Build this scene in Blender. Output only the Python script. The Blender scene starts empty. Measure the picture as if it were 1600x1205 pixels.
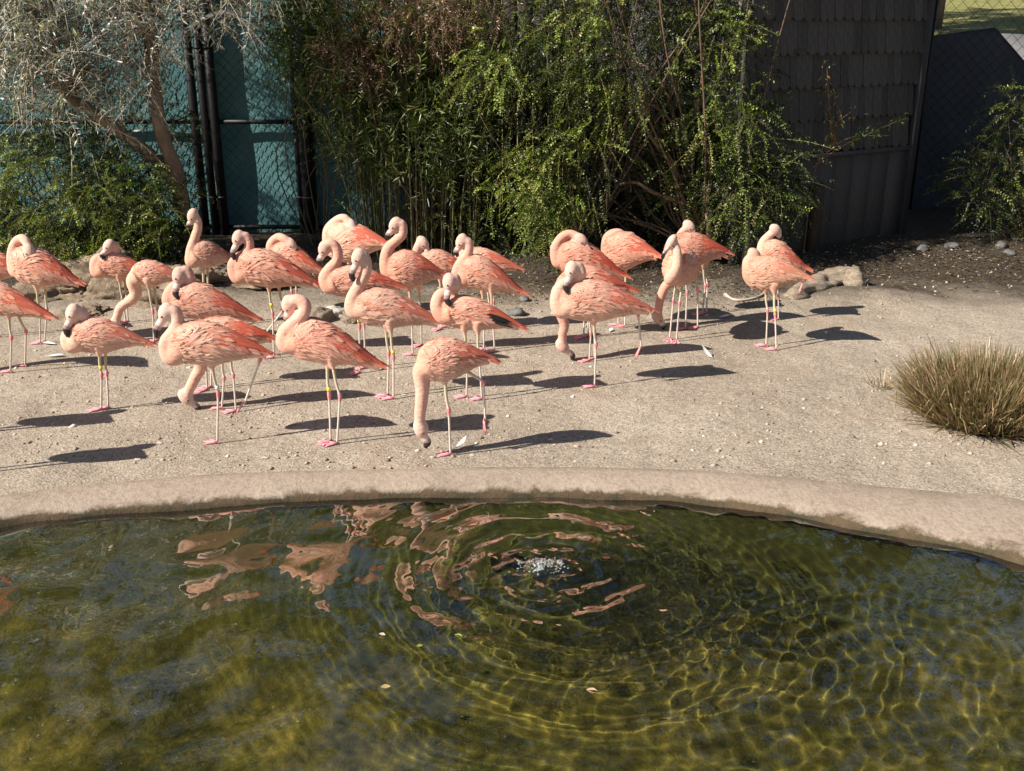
import bpy, math, random
import numpy as np
from mathutils import Vector, noise as mnoise

R = math.radians
random.seed(7)
rng = np.random.default_rng(11)
scene = bpy.context.scene
COL = scene.collection

# ---------------------------------------------------------------- camera, sky, sun, exposure
PITCH = R(19.7)
CAMZ = 2.5
FPX = 1600.0
cam_d = bpy.data.cameras.new('camera')
cam_d.sensor_width = 36.0
cam_d.lens = 36.0
cam_d.clip_end = 500
cam = bpy.data.objects.new('camera', cam_d)
COL.objects.link(cam)
cam.location = (0, 0, CAMZ)
cam.rotation_euler = (math.pi / 2 - PITCH, 0, 0)
scene.camera = cam

SUN_EL = R(38)
SHADOW_AZ = R(24)                       # shadows fall right and a little away
sun_to = np.array([-math.cos(SHADOW_AZ) * math.cos(SUN_EL), -math.sin(SHADOW_AZ) * math.cos(SUN_EL), math.sin(SUN_EL)])
w = bpy.data.worlds.new('World')
scene.world = w
w.use_nodes = True
nt = w.node_tree
bg = nt.nodes['Background']
sky = nt.nodes.new('ShaderNodeTexSky')
sky.sky_type = 'NISHITA'
sky.sun_disc = False
sky.sun_elevation = SUN_EL
sky.sun_rotation = math.atan2(sun_to[0], sun_to[1])
nt.links.new(sky.outputs['Color'], bg.inputs['Color'])
bg.inputs['Strength'].default_value = 0.05
sl = bpy.data.lights.new('sun', 'SUN')
sl.energy = 5.0
sl.angle = R(0.5)
sl.cycles.is_caustics_light = True          # sunlight refracted by the ripples onto the pond floor
sl.color = (1.0, 0.93, 0.82)
so = bpy.data.objects.new('sun', sl)
COL.objects.link(so)
so.rotation_euler = Vector(sun_to.tolist()).to_track_quat('Z', 'Y').to_euler()
so.location = (-8, -4, 8)
scene.view_settings.view_transform = 'Standard'
scene.view_settings.look = 'None'
scene.view_settings.gamma = 1
scene.view_settings.exposure = 0.92
scene.render.engine = 'CYCLES'
scene.cycles.use_denoising = True
scene.cycles.max_bounces = 8
scene.cycles.transparent_max_bounces = 16
scene.cycles.sample_clamp_indirect = 6

# ---------------------------------------------------------------- pixel <-> place
CAM = np.array([0, 0, CAMZ])
FWD = np.array([0, math.cos(PITCH), -math.sin(PITCH)])
UPV = np.array([0, math.sin(PITCH), math.cos(PITCH)])
RGT = np.array([1.0, 0, 0])
def ray(px, py):
    return FWD + RGT * ((px - 800) / FPX) - UPV * ((py - 602.5) / FPX)
def gpt(px, py, z=0.0):
    d = ray(px, py); k = (z - CAMZ) / d[2]
    return CAM + d * k
def ypt(px, py, Y):
    d = ray(px, py); k = Y / d[1]
    return CAM + d * k

# ---------------------------------------------------------------- mesh helpers
class Geo:
    def __init__(s):
        s.v = []; s.f4 = []; s.f3 = []; s.c = []; s.n = 0; s.m4 = []; s.m3 = []
    def add(s, v, f4=None, f3=None, col=(1, 1, 1), mat=0):
        v = np.asarray(v, float).reshape(-1, 3)
        if f4 is not None and len(f4):
            f = np.asarray(f4, int) + s.n; s.f4.append(f); s.m4.append(np.full(len(f), mat))
        if f3 is not None and len(f3):
            f = np.asarray(f3, int) + s.n; s.f3.append(f); s.m3.append(np.full(len(f), mat))
        c = np.asarray(col, float)
        if c.ndim == 1: c = np.tile(c, (len(v), 1))
        s.v.append(v); s.c.append(c); s.n += len(v)
        return s
    def mesh(s, name, smooth=True):
        me = bpy.data.meshes.new(name)
        v = np.concatenate(s.v) if s.v else np.zeros((0, 3))
        f4 = np.concatenate(s.f4) if s.f4 else np.zeros((0, 4), int)
        f3 = np.concatenate(s.f3) if s.f3 else np.zeros((0, 3), int)
        nl = f4.size + f3.size
        me.vertices.add(len(v)); me.vertices.foreach_set('co', v.astype(np.float32).ravel())
        me.loops.add(nl)
        me.loops.foreach_set('vertex_index', np.concatenate([f4.ravel(), f3.ravel()]).astype(np.int32))
        npoly = len(f4) + len(f3)
        me.polygons.add(npoly)
        st = np.concatenate([np.arange(len(f4)) * 4, f4.size + np.arange(len(f3)) * 3]).astype(np.int32)
        me.polygons.foreach_set('loop_start', st)
        mi = np.concatenate([np.concatenate(s.m4) if s.m4 else np.zeros(0, int), np.concatenate(s.m3) if s.m3 else np.zeros(0, int)])
        me.polygons.foreach_set('material_index', mi.astype(np.int32))
        me.polygons.foreach_set('use_smooth', np.full(npoly, smooth))
        at = me.color_attributes.new('col', 'FLOAT_COLOR', 'POINT')
        c = np.concatenate(s.c) if s.c else np.zeros((0, 3))
        at.data.foreach_set('color', np.concatenate([c, np.ones((len(c), 1))], 1).astype(np.float32).ravel())
        me.update(calc_edges=True); me.validate()
        return me

def obj(name, me, mat=None, parent=None, loc=None, rotz=None, kind=None):
    if isinstance(me, Geo): me = me.mesh(name)
    o = bpy.data.objects.new(name, me)
    COL.objects.link(o)
    if mat is not None:
        mats = mat if isinstance(mat, (list, tuple)) else [mat]
        if len(me.materials) == 0:
            for m in mats: me.materials.append(m)
    if parent is not None: o.parent = parent
    if loc is not None: o.location = loc
    if rotz is not None: o.rotation_euler = (0, 0, rotz)
    if kind: o['kind'] = kind
    return o
def thing(name, label, cat, loc=(0, 0, 0), rotz=0, group=None):
    o = bpy.data.objects.new(name, None); COL.objects.link(o)
    o.location = loc; o.rotation_euler = (0, 0, rotz)
    o.empty_display_size = 0.1
    return tag(o, label, cat, group)
def tag(o, label, cat, group=None):
    o['label'] = label; o['category'] = cat
    if group: o['group'] = group
    return o

def norm(a):
    a = np.asarray(a, float)
    return a / np.maximum(np.linalg.norm(a, axis=-1, keepdims=True), 1e-9)

def catmull(P, n):
    P = np.asarray(P, float)
    if len(P) == 2:
        t = np.linspace(0, 1, n)[:, None]; return P[0] * (1 - t) + P[1] * t
    Q = np.vstack([2 * P[0] - P[1], P, 2 * P[-1] - P[-2]])
    seg = len(P) - 1
    t = np.linspace(0, seg, n); i = np.minimum(t.astype(int), seg - 1); u = (t - i)[:, None]
    a, b, c, d = Q[i], Q[i + 1], Q[i + 2], Q[i + 3]
    return 0.5 * (2 * b + (c - a) * u + (2 * a - 5 * b + 4 * c - d) * u ** 2 + (3 * b - 3 * c + d - a) * u ** 3)

def tube(P, r, sides=8, caps=True, flat=None):
    """P (n,3), r (n,) or (n,2) -> verts, quads, tris"""
    P = np.asarray(P, float); n = len(P)
    r = np.asarray(r, float)
    if r.ndim == 0: r = np.full(n, float(r))
    if r.ndim == 1: r = np.stack([r, r], 1)
    T = norm(np.gradient(P, axis=0))
    ref = np.array([0, 1.0, 0]) if abs(T[0][1]) < 0.9 else np.array([1.0, 0, 0])
    N = np.zeros_like(P); x = ref
    for k in range(n):
        x = x - T[k] * np.dot(x, T[k]); x = x / max(np.linalg.norm(x), 1e-9); N[k] = x
    B = np.cross(T, N)
    a = np.arange(sides) * 2 * math.pi / sides
    V = P[:, None] + N[:, None] * (np.cos(a)[None, :, None] * r[:, 0][:, None, None]) + B[:, None] * (np.sin(a)[None, :, None] * r[:, 1][:, None, None])
    V = V.reshape(-1, 3)
    k = np.arange(n - 1)[:, None] * sides; j = np.arange(sides)[None]; j2 = (j + 1) % sides
    Q = np.stack([k + j, k + j2, k + sides + j2, k + sides + j], -1).reshape(-1, 4)
    F3 = []
    if caps:
        V = np.vstack([V, P[0], P[-1]])
        c0, c1 = len(V) - 2, len(V) - 1
        jj = np.arange(sides); j2 = (jj + 1) % sides
        F3 = np.vstack([np.stack([np.full(sides, c0), j2, jj], 1), np.stack([np.full(sides, c1), (n - 1) * sides + jj, (n - 1) * sides + j2], 1)])
    return V, Q, F3
def add_tube(g, P, r, sides=8, col=(1, 1, 1), mat=0, caps=True):
    V, Q, F = tube(P, r, sides, caps)
    g.add(V, Q, F, col, mat)
    return g
def add_box(g, c, s, rz=0.0, col=(1, 1, 1), mat=0, bev=0.0):
    """box centre c, full size s; small chamfer on the vertical and horizontal edges by an inset outer ring"""
    x, y, z = np.asarray(s) / 2
    b = min(bev, 0.4 * min(x, y, z))
    if b <= 0:
        V = np.array([[i, j, k] for k in (-z, z) for (i, j) in ((-x, -y), (x, -y), (x, y), (-x, y))])
        Q = [[3, 2, 1, 0], [4, 5, 6, 7], [0, 1, 5, 4], [1, 2, 6, 5], [2, 3, 7, 6], [3, 0, 4, 7]]
    else:
        V = []; 
        for zz, ins in ((-z, b), (-z + b, 0), (z - b, 0), (z, b)):
            V += [[-x + ins, -y + ins, zz], [x - ins, -y + ins, zz], [x - ins, y - ins, zz], [-x + ins, y - ins, zz]]
        V = np.array(V)
        Q = [[3, 2, 1, 0], [12, 13, 14, 15]]
        for k in range(3):
            for j in range(4):
                Q.append([k * 4 + j, k * 4 + (j + 1) % 4, k * 4 + 4 + (j + 1) % 4, k * 4 + 4 + j])
    ca, sa = math.cos(rz), math.sin(rz)
    V = np.stack([V[:, 0] * ca - V[:, 1] * sa, V[:, 0] * sa + V[:, 1] * ca, V[:, 2]], 1) + np.asarray(c, float)
    g.add(V, Q, None, col, mat)
    return g

def fnoise(p, s=1.0, o=0.0):
    return mnoise.noise(Vector((p[0] * s + o, p[1] * s - o, p[2] * s + 2 * o)))

# leaves: each a folded rhombus of two triangles
def add_leaves(g, pos, d, nrm, L, W, col, fold=0.25, mat=0):
    n = len(pos)
    d = norm(d); side = norm(np.cross(d, nrm)); up = np.cross(side, d)
    L = np.broadcast_to(L, (n,))[:, None]; W = np.broadcast_to(W, (n,))[:, None]
    mid = pos + d * L * 0.45
    a = pos
    b = mid + side * W * 0.5 + up * W * fold
    c = pos + d * L - up * L * 0.08
    e = mid - side * W * 0.5 + up * W * fold
    V = np.stack([a, b, c, e], 1).reshape(-1, 3)
    k = np.arange(n)[:, None] * 4
    F = np.vstack([k + np.array([[0, 1, 2]]), k + np.array([[0, 2, 3]])])
    g.add(V, None, F, np.repeat(col, 4, 0), mat)

# ---------------------------------------------------------------- materials
def newmat(name):
    m = bpy.data.materials.new(name); m.use_nodes = True
    return m, m.node_tree.nodes, m.node_tree.links, m.node_tree.nodes['Principled BSDF']
def ND(nodes, t, **kw):
    n = nodes.new(t)
    for k, v in kw.items():
        if k.startswith('i_'):
            key = k[2:].replace('_', ' ')
            n.inputs[key].default_value = v
        else: setattr(n, k, v)
    return n
def ramp(nodes, stops):
    r = nodes.new('ShaderNodeValToRGB')
    e = r.color_ramp.elements
    while len(e) < len(stops): e.new(0.5)
    for k, (p, c) in enumerate(stops):
        e[k].position = p; e[k].color = (c[0], c[1], c[2], 1)
    return r
def noise_tex(nodes, links, scale, detail=4, rough=0.6, vec=None, dist=0.0):
    n = nodes.new('ShaderNodeTexNoise')
    n.inputs['Scale'].default_value = scale; n.inputs['Detail'].default_value = detail
    n.inputs['Roughness'].default_value = rough; n.inputs['Distortion'].default_value = dist
    if vec is not None: links.new(vec, n.inputs['Vector'])
    return n
def bump(nodes, links, hgt, strength, dist, prev=None):
    b = nodes.new('ShaderNodeBump')
    b.inputs['Strength'].default_value = strength; b.inputs['Distance'].default_value = dist
    links.new(hgt, b.inputs['Height'])
    if prev is not None: links.new(prev, b.inputs['Normal'])
    return b
def mixc(nodes, links, fac, a, b, mode='MIX'):
    m = nodes.new('ShaderNodeMix'); m.data_type = 'RGBA'; m.blend_type = mode
    for s, v in ((m.inputs[0], fac), (m.inputs[6], a), (m.inputs[7], b)):
        if isinstance(v, (int, float)): s.default_value = v
        elif isinstance(v, tuple): s.default_value = (*v[:3], 1)
        else: links.new(v, s)
    return m.outputs[2]

def mat_noise(name, c1, c2, scale, rough=0.8, bscale=None, bstr=0.4, bdist=0.01, stretch=None, spec=0.3):
    m, n, l, p = newmat(name)
    tc = n.new('ShaderNodeTexCoord'); vec = tc.outputs['Object']
    if stretch:
        mp = n.new('ShaderNodeMapping'); mp.inputs['Scale'].default_value = stretch
        l.new(vec, mp.inputs['Vector']); vec = mp.outputs['Vector']
    t = noise_tex(n, l, scale, 6, 0.65, vec)
    r = ramp(n, [(0.3, c1), (0.7, c2)])
    l.new(t.outputs['Fac'], r.inputs['Fac']); l.new(r.outputs['Color'], p.inputs['Base Color'])
    p.inputs['Roughness'].default_value = rough
    p.inputs['Specular IOR Level'].default_value = spec
    t2 = noise_tex(n, l, bscale or scale * 3, 6, 0.7, vec)
    b = bump(n, l, t2.outputs['Fac'], bstr, bdist)
    l.new(b.outputs['Normal'], p.inputs['Normal'])
    return m

def mat_attr(name, rough=0.7, trans=0.0, var=0.15, vscale=30, bstr=0.0, bdist=0.002, stretch=None, spec=0.3, sheen=0.0, tcol=None):
    """colour from the mesh's own 'col' attribute with a fine noise over it"""
    m, n, l, p = newmat(name)
    at = n.new('ShaderNodeAttribute'); at.attribute_name = 'col'
    tc = n.new('ShaderNodeTexCoord'); vec = tc.outputs['Object']
    if stretch:
        mp = n.new('ShaderNodeMapping'); mp.inputs['Scale'].default_value = stretch
        l.new(vec, mp.inputs['Vector']); vec = mp.outputs['Vector']
    t = noise_tex(n, l, vscale, 4, 0.6, vec)
    r = ramp(n, [(0.3, (1 - var,) * 3), (0.7, (1 + var,) * 3)])
    l.new(t.outputs['Fac'], r.inputs['Fac'])
    c = mixc(n, l, 1.0, at.outputs['Color'], r.outputs['Color'], 'MULTIPLY')
    l.new(c, p.inputs['Base Color'])
    p.inputs['Roughness'].default_value = rough
    p.inputs['Specular IOR Level'].default_value = spec
    if sheen: 
        p.inputs['Sheen Weight'].default_value = sheen
        p.inputs['Sheen Roughness'].default_value = 0.5
    if bstr:
        b = bump(n, l, t.outputs['Fac'], bstr, bdist); l.new(b.outputs['Normal'], p.inputs['Normal'])
    if trans:
        tr = n.new('ShaderNodeBsdfTranslucent')
        c2 = mixc(n, l, 1.0, c, tcol or (1.3, 1.3, 0.5), 'MULTIPLY')
        l.new(c2, tr.inputs['Color'])
        mx = n.new('ShaderNodeMixShader'); mx.inputs[0].default_value = trans
        l.new(p.outputs[0], mx.inputs[1]); l.new(tr.outputs[0], mx.inputs[2])
        l.new(mx.outputs[0], n['Material Output'].inputs['Surface'])
    return m

M_leaf = mat_attr('leaf', rough=0.36, trans=0.28, var=0.12, spec=0.5)
M_bark = mat_noise('bark', (0.10, 0.065, 0.04), (0.26, 0.18, 0.12), 9, 0.85, 40, 0.6, 0.01, (1, 1, 0.3))
M_twig = mat_attr('twig', rough=0.8, var=0.2)
M_black = mat_noise('black_metal', (0.006, 0.006, 0.007), (0.016, 0.016, 0.018), 14, 0.5, 60, 0.15, 0.002)
M_wire = mat_noise('black_wire', (0.012, 0.013, 0.015), (0.028, 0.03, 0.032), 14, 0.4, 60, 0.1, 0.001)
M_shingle = mat_attr('weathered_shingle', rough=0.85, var=0.35, vscale=14, bstr=0.5, bdist=0.004, stretch=(6, 6, 1))
M_plum = mat_attr('plumage', rough=0.8, var=0.13, vscale=38, bstr=0.6, bdist=0.008, stretch=(0.7, 1.4, 1.4), spec=0.2, sheen=0.15)
M_feather = mat_attr('wing_feather', rough=0.65, trans=0.12, var=0.10, vscale=60, bstr=0.2, bdist=0.002, stretch=(0.5, 2, 2), spec=0.25, tcol=(1.2, 0.8, 0.7))
M_leg = mat_attr('leg_skin', rough=0.5, var=0.18, vscale=120, bstr=0.3, bdist=0.0015, spec=0.4)
M_bill = mat_attr('bill_horn', rough=0.35, var=0.10, vscale=80, spec=0.5)
M_band = mat_noise('leg_band', (0.62, 0.52, 0.02), (0.78, 0.66, 0.05), 40, 0.4)
M_band2 = mat_noise('pale_leg_band', (0.5, 0.55, 0.56), (0.65, 0.7, 0.7), 40, 0.4)
M_eye = mat_noise('eye', (0.02, 0.012, 0.006), (0.05, 0.03, 0.01), 40, 0.15)
M_rock = mat_noise('rock', (0.13, 0.10, 0.075), (0.34, 0.27, 0.20), 5, 0.9, 16, 0.9, 0.03)
M_stone = mat_noise('pale_stone', (0.34, 0.30, 0.25), (0.6, 0.56, 0.5), 12, 0.8, 30, 0.6, 0.01)
M_wood = mat_noise('driftwood', (0.16, 0.12, 0.085), (0.44, 0.36, 0.27), 5, 0.85, 18, 0.9, 0.02, (1.2, 9, 9))
M_pole = mat_noise('pale_pole', (0.17, 0.14, 0.10), (0.34, 0.29, 0.22), 7, 0.75, 30, 0.4, 0.004, (1, 1, 0.25))
M_white = mat_noise('white_feather', (0.62, 0.62, 0.62), (0.85, 0.84, 0.82), 60, 0.7)

def mat_ground():
    m, n, l, p = newmat('sand')
    tc = n.new('ShaderNodeTexCoord'); v = tc.outputs['Object']
    big = noise_tex(n, l, 0.9, 5, 0.6, v)
    r1 = ramp(n, [(0.3, (0.29, 0.240, 0.19)), (0.52, (0.345, 0.290, 0.232)), (0.75, (0.405, 0.348, 0.285))])
    l.new(big.outputs['Fac'], r1.inputs['Fac'])
    fine = noise_tex(n, l, 55, 4, 0.75, v, 0.6)
    r2 = ramp(n, [(0.32, (0.50, 0.47, 0.45)), (0.5, (1, 1, 1)), (0.70, (1.42, 1.40, 1.36))])
    l.new(fine.outputs['Fac'], r2.inputs['Fac'])
    c = mixc(n, l, 1.0, r1.outputs['Color'], r2.outputs['Color'], 'MULTIPLY')
    # coarse grains
    vo = n.new('ShaderNodeTexVoronoi'); vo.inputs['Scale'].default_value = 70; l.new(v, vo.inputs['Vector'])
    r3 = ramp(n, [(0.0, (0.72, 0.7, 0.68)), (0.45, (1.0, 1.0, 1.0)), (1.0, (1.15, 1.15, 1.15))])
    sep = n.new('ShaderNodeSeparateColor'); l.new(vo.outputs['Color'], sep.inputs[0])
    l.new(sep.outputs[0], r3.inputs['Fac'])
    c = mixc(n, l, 0.7, c, r3.outputs['Color'], 'MULTIPLY')
    # pale droppings / bleached bits
    vo2 = n.new('ShaderNodeTexVoronoi'); vo2.inputs['Scale'].default_value = 9; l.new(v, vo2.inputs['Vector'])
    r4 = ramp(n, [(0.05, (1, 1, 1)), (0.10, (0, 0, 0))])
    l.new(vo2.outputs['Distance'], r4.inputs['Fac'])
    mid = noise_tex(n, l, 3.1, 3, 0.5, v)
    r5 = ramp(n, [(0.55, (0, 0, 0)), (0.68, (1, 1, 1))]); l.new(mid.outputs['Fac'], r5.inputs['Fac'])
    f = mixc(n, l, 1.0, r4.outputs['Color'], r5.outputs['Color'], 'MULTIPLY')
    c = mixc(n, l, f, c, (0.62, 0.58, 0.52))
    # brownish damp patches
    pat = noise_tex(n, l, 1.7, 6, 0.65, v, 0.8)
    r6 = ramp(n, [(0.56, (0, 0, 0)), (0.72, (0.55, 0.55, 0.55))]); l.new(pat.outputs['Fac'], r6.inputs['Fac'])
    c = mixc(n, l, r6.outputs['Color'], c, (0.27, 0.19, 0.13))
    # leaf mould and soil towards the shrubs, the soil darkened further to carry the shade there
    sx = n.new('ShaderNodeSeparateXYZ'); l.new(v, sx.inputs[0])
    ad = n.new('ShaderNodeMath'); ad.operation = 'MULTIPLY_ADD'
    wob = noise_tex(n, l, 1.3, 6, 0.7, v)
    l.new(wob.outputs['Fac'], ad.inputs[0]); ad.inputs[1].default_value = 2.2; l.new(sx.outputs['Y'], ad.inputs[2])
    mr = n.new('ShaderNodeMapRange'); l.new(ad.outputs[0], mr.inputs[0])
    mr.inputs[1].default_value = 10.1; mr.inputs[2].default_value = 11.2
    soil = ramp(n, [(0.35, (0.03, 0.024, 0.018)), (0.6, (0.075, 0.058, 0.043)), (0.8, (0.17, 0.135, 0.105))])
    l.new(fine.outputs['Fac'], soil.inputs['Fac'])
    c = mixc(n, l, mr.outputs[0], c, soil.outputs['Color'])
    l.new(c, p.inputs['Base Color'])
    p.inputs['Roughness'].default_value = 0.92; p.inputs['Specular IOR Level'].default_value = 0.15
    b0 = bump(n, l, mid.outputs['Fac'], 0.7, 0.07)
    b1 = bump(n, l, fine.outputs['Fac'], 0.75, 0.014, b0.outputs['Normal'])
    b2 = bump(n, l, vo.outputs['Distance'], 0.45, 0.008, b1.outputs['Normal'])
    l.new(b2.outputs['Normal'], p.inputs['Normal'])
    return m
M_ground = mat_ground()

def mat_kerb():
    m, n, l, p = newmat('kerb_concrete')
    at = n.new('ShaderNodeAttribute'); at.attribute_name = 'col'      # red channel = across the kerb, 0 outer .. 1 under water
    sep = n.new('ShaderNodeSeparateColor'); l.new(at.outputs['Color'], sep.inputs[0])
    tc = n.new('ShaderNodeTexCoord'); v = tc.outputs['Object']
    t = noise_tex(n, l, 2.2, 7, 0.65, v)
    r = ramp(n, [(0.28, (0.24, 0.188, 0.144)), (0.46, (0.315, 0.25, 0.198)), (0.6, (0.335, 0.268, 0.214)), (0.78, (0.41, 0.338, 0.276))])
    l.new(t.outputs['Fac'], r.inputs['Fac'])
    f = noise_tex(n, l, 38, 5, 0.75, v)
    r2 = ramp(n, [(0.3, (0.72, 0.71, 0.7)), (0.52, (1, 1, 1)), (0.75, (1.16, 1.16, 1.16))])
    l.new(f.outputs['Fac'], r2.inputs['Fac'])
    c = mixc(n, l, 1.0, r.outputs['Color'], r2.outputs['Color'], 'MULTIPLY')
    st = noise_tex(n, l, 5.5, 6, 0.75, v, 0.5)
    ad = n.new('ShaderNodeMath'); ad.operation = 'MULTIPLY_ADD'
    l.new(st.outputs['Fac'], ad.inputs[0]); ad.inputs[1].default_value = 0.9; l.new(sep.outputs[0], ad.inputs[2])
    mr = n.new('ShaderNodeMapRange'); l.new(ad.outputs[0], mr.inputs[0])
    mr.inputs[1].default_value = 0.96; mr.inputs[2].default_value = 1.14
    gr = ramp(n, [(0.35, (0.035, 0.035, 0.018)), (0.6, (0.09, 0.06, 0.035))]); l.new(st.outputs['Fac'], gr.inputs['Fac'])
    # hairline cracks and pale chips
    wv = noise_tex(n, l, 3.0, 5, 0.7, v); wm = mixc(n, l, 0.12, v, wv.outputs['Color'])
    vc = n.new('ShaderNodeTexVoronoi'); vc.feature = 'DISTANCE_TO_EDGE'; vc.inputs['Scale'].default_value = 2.6; l.new(wm, vc.inputs['Vector'])
    rc = ramp(n, [(0.0, (0.5, 0.48, 0.47)), (0.010, (1, 1, 1))]); l.new(vc.outputs['Distance'], rc.inputs['Fac'])
    ms = noise_tex(n, l, 1.1, 3, 0.5, v); rm = ramp(n, [(0.54, (0, 0, 0)), (0.66, (0.55, 0.55, 0.55))]); l.new(ms.outputs['Fac'], rm.inputs['Fac'])
    c = mixc(n, l, rm.outputs['Color'], c, rc.outputs['Color'], 'MULTIPLY')
    sp = noise_tex(n, l, 13, 6, 0.75, v); rs = ramp(n, [(0.55, (0, 0, 0)), (0.70, (0.7, 0.7, 0.7))]); l.new(sp.outputs['Fac'], rs.inputs['Fac'])
    c = mixc(n, l, rs.outputs['Color'], c, (0.20, 0.155, 0.115))
    c = mixc(n, l, mr.outputs[0], c, gr.outputs['Color'])
    l.new(c, p.inputs['Base Color']); p.inputs['Roughness'].default_value = 0.85
    p.inputs['Specular IOR Level'].default_value = 0.25
    b0 = bump(n, l, sp.outputs['Fac'], 0.5, 0.02)
    b1 = bump(n, l, f.outputs['Fac'], 0.7, 0.010, b0.outputs['Normal'])
    l.new(b1.outputs['Normal'], p.inputs['Normal'])
    return m
M_kerb = mat_kerb()

def mat_floor():
    m, n, l, p = newmat('pond_algae')
    tc = n.new('ShaderNodeTexCoord'); v = tc.outputs['Object']
    t = noise_tex(n, l, 1.6, 8, 0.68, v, 0.6)
    r = ramp(n, [(0.30, (0.058, 0.060, 0.018)), (0.43, (0.135, 0.115, 0.034)), (0.55, (0.215, 0.172, 0.056)), (0.70, (0.34, 0.265, 0.11))])
    l.new(t.outputs['Fac'], r.inputs['Fac'])
    f = noise_tex(n, l, 13, 7, 0.72, v, 0.35)
    r2 = ramp(n, [(0.34, (0.38, 0.40, 0.36)), (0.5, (1, 1, 1)), (0.66, (1.7, 1.6, 1.3))])
    l.new(f.outputs['Fac'], r2.inputs['Fac'])
    c = mixc(n, l, 1.0, r.outputs['Color'], r2.outputs['Color'], 'MULTIPLY')
    # floor colour turns darker green towards the far bank, tan nearer
    sx = n.new('ShaderNodeSeparateXYZ'); l.new(v, sx.inputs[0])
    wb = noise_tex(n, l, 0.9, 5, 0.6, v)
    ad = n.new('ShaderNodeMath'); ad.operation = 'MULTIPLY_ADD'; l.new(wb.outputs['Fac'], ad.inputs[0]); ad.inputs[1].default_value = 2.0; l.new(sx.outputs['Y'], ad.inputs[2])
    mr = n.new('ShaderNodeMapRange'); l.new(ad.outputs[0], mr.inputs[0]); mr.inputs[1].default_value = 4.7; mr.inputs[2].default_value = 5.7; mr.inputs[4].default_value = 0.85
    c = mixc(n, l, mr.outputs[0], c, (0.075, 0.080, 0.024))
    l.new(c, p.inputs['Base Color']); p.inputs['Roughness'].default_value = 0.9
    b = bump(n, l, f.outputs['Fac'], 0.8, 0.04); l.new(b.outputs['Normal'], p.inputs['Normal'])
    return m
M_floor = mat_floor()

def mat_water():
    m = bpy.data.materials.new('pond_water'); m.use_nodes = True
    n = m.node_tree.nodes; l = m.node_tree.links
    n.remove(n['Principled BSDF'])
    out = n['Material Output']
    tc = n.new('ShaderNodeTexCoord'); v = tc.outputs['Object']
    t = noise_tex(n, l, 9, 3, 0.5, v)
    b = bump(n, l, t.outputs['Fac'], 0.12, 0.006)
    geo = n.new('ShaderNodeNewGeometry')            # same reflectance from both sides of the surface
    ior = n.new('ShaderNodeMapRange'); l.new(geo.outputs['Backfacing'], ior.inputs[0])
    ior.inputs[3].default_value = 1.36; ior.inputs[4].default_value = 1 / 1.36
    fr = n.new('ShaderNodeFresnel'); l.new(ior.outputs[0], fr.inputs['IOR'])
    l.new(b.outputs['Normal'], fr.inputs['Normal'])
    tr = n.new('ShaderNodeBsdfRefraction'); tr.inputs['Color'].default_value = (0.78, 0.80, 0.60, 1); tr.inputs['IOR'].default_value = 1.33; tr.inputs['Roughness'].default_value = 0.0
    gl = n.new('ShaderNodeBsdfGlossy'); gl.inputs['Roughness'].default_value = 0.0
    l.new(b.outputs['Normal'], gl.inputs['Normal'])
    mx = n.new('ShaderNodeMixShader')
    bo = n.new('ShaderNodeMath'); bo.operation = 'MULTIPLY'; bo.use_clamp = True; bo.inputs[1].default_value = 4.7; l.new(fr.outputs[0], bo.inputs[0])
    l.new(bo.outputs[0], mx.inputs[0]); l.new(tr.outputs[0], mx.inputs[1]); l.new(gl.outputs[0], mx.inputs[2])
    l.new(mx.outputs[0], out.inputs['Surface'])
    return m
M_water = mat_water()

def mat_screen(name, c1, c2, trans):
    m, n, l, p = newmat(name)
    tc = n.new('ShaderNodeTexCoord'); v = tc.outputs['Object']
    t = noise_tex(n, l, 2.5, 6, 0.6, v)
    r = ramp(n, [(0.3, c1), (0.7, c2)]); l.new(t.outputs['Fac'], r.inputs['Fac'])
    br = n.new('ShaderNodeTexNoise'); br.inputs['Scale'].default_value = 120; l.new(v, br.inputs['Vector'])
    r2 = ramp(n, [(0.35, (0.75,) * 3), (0.65, (1.2,) * 3)]); l.new(br.outputs['Fac'], r2.inputs['Fac'])
    c = mixc(n, l, 1.0, r.outputs['Color'], r2.outputs['Color'], 'MULTIPLY')
    l.new(c, p.inputs['Base Color']); p.inputs['Roughness'].default_value = 0.7
    tl = n.new('ShaderNodeBsdfTranslucent'); l.new(c, tl.inputs['Color'])
    mx = n.new('ShaderNodeMixShader'); mx.inputs[0].default_value = trans
    l.new(p.outputs[0], mx.inputs[1]); l.new(tl.outputs[0], mx.inputs[2])
    l.new(mx.outputs[0], n['Material Output'].inputs['Surface'])
    return m
M_teal = mat_screen('teal_screen_fabric', (0.065, 0.185, 0.20), (0.12, 0.275, 0.285), 0.15)
M_dscreen = mat_screen('dark_screen_fabric', (0.018, 0.024, 0.035), (0.035, 0.043, 0.06), 0.1)
M_hill = mat_noise('dry_grass_slope', (0.16, 0.16, 0.045), (0.36, 0.33, 0.12), 2.2, 0.9, 30, 0.9, 0.06)
M_path = mat_noise('pale_path', (0.10, 0.103, 0.11), (0.16, 0.163, 0.17), 3, 0.85)

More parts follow.
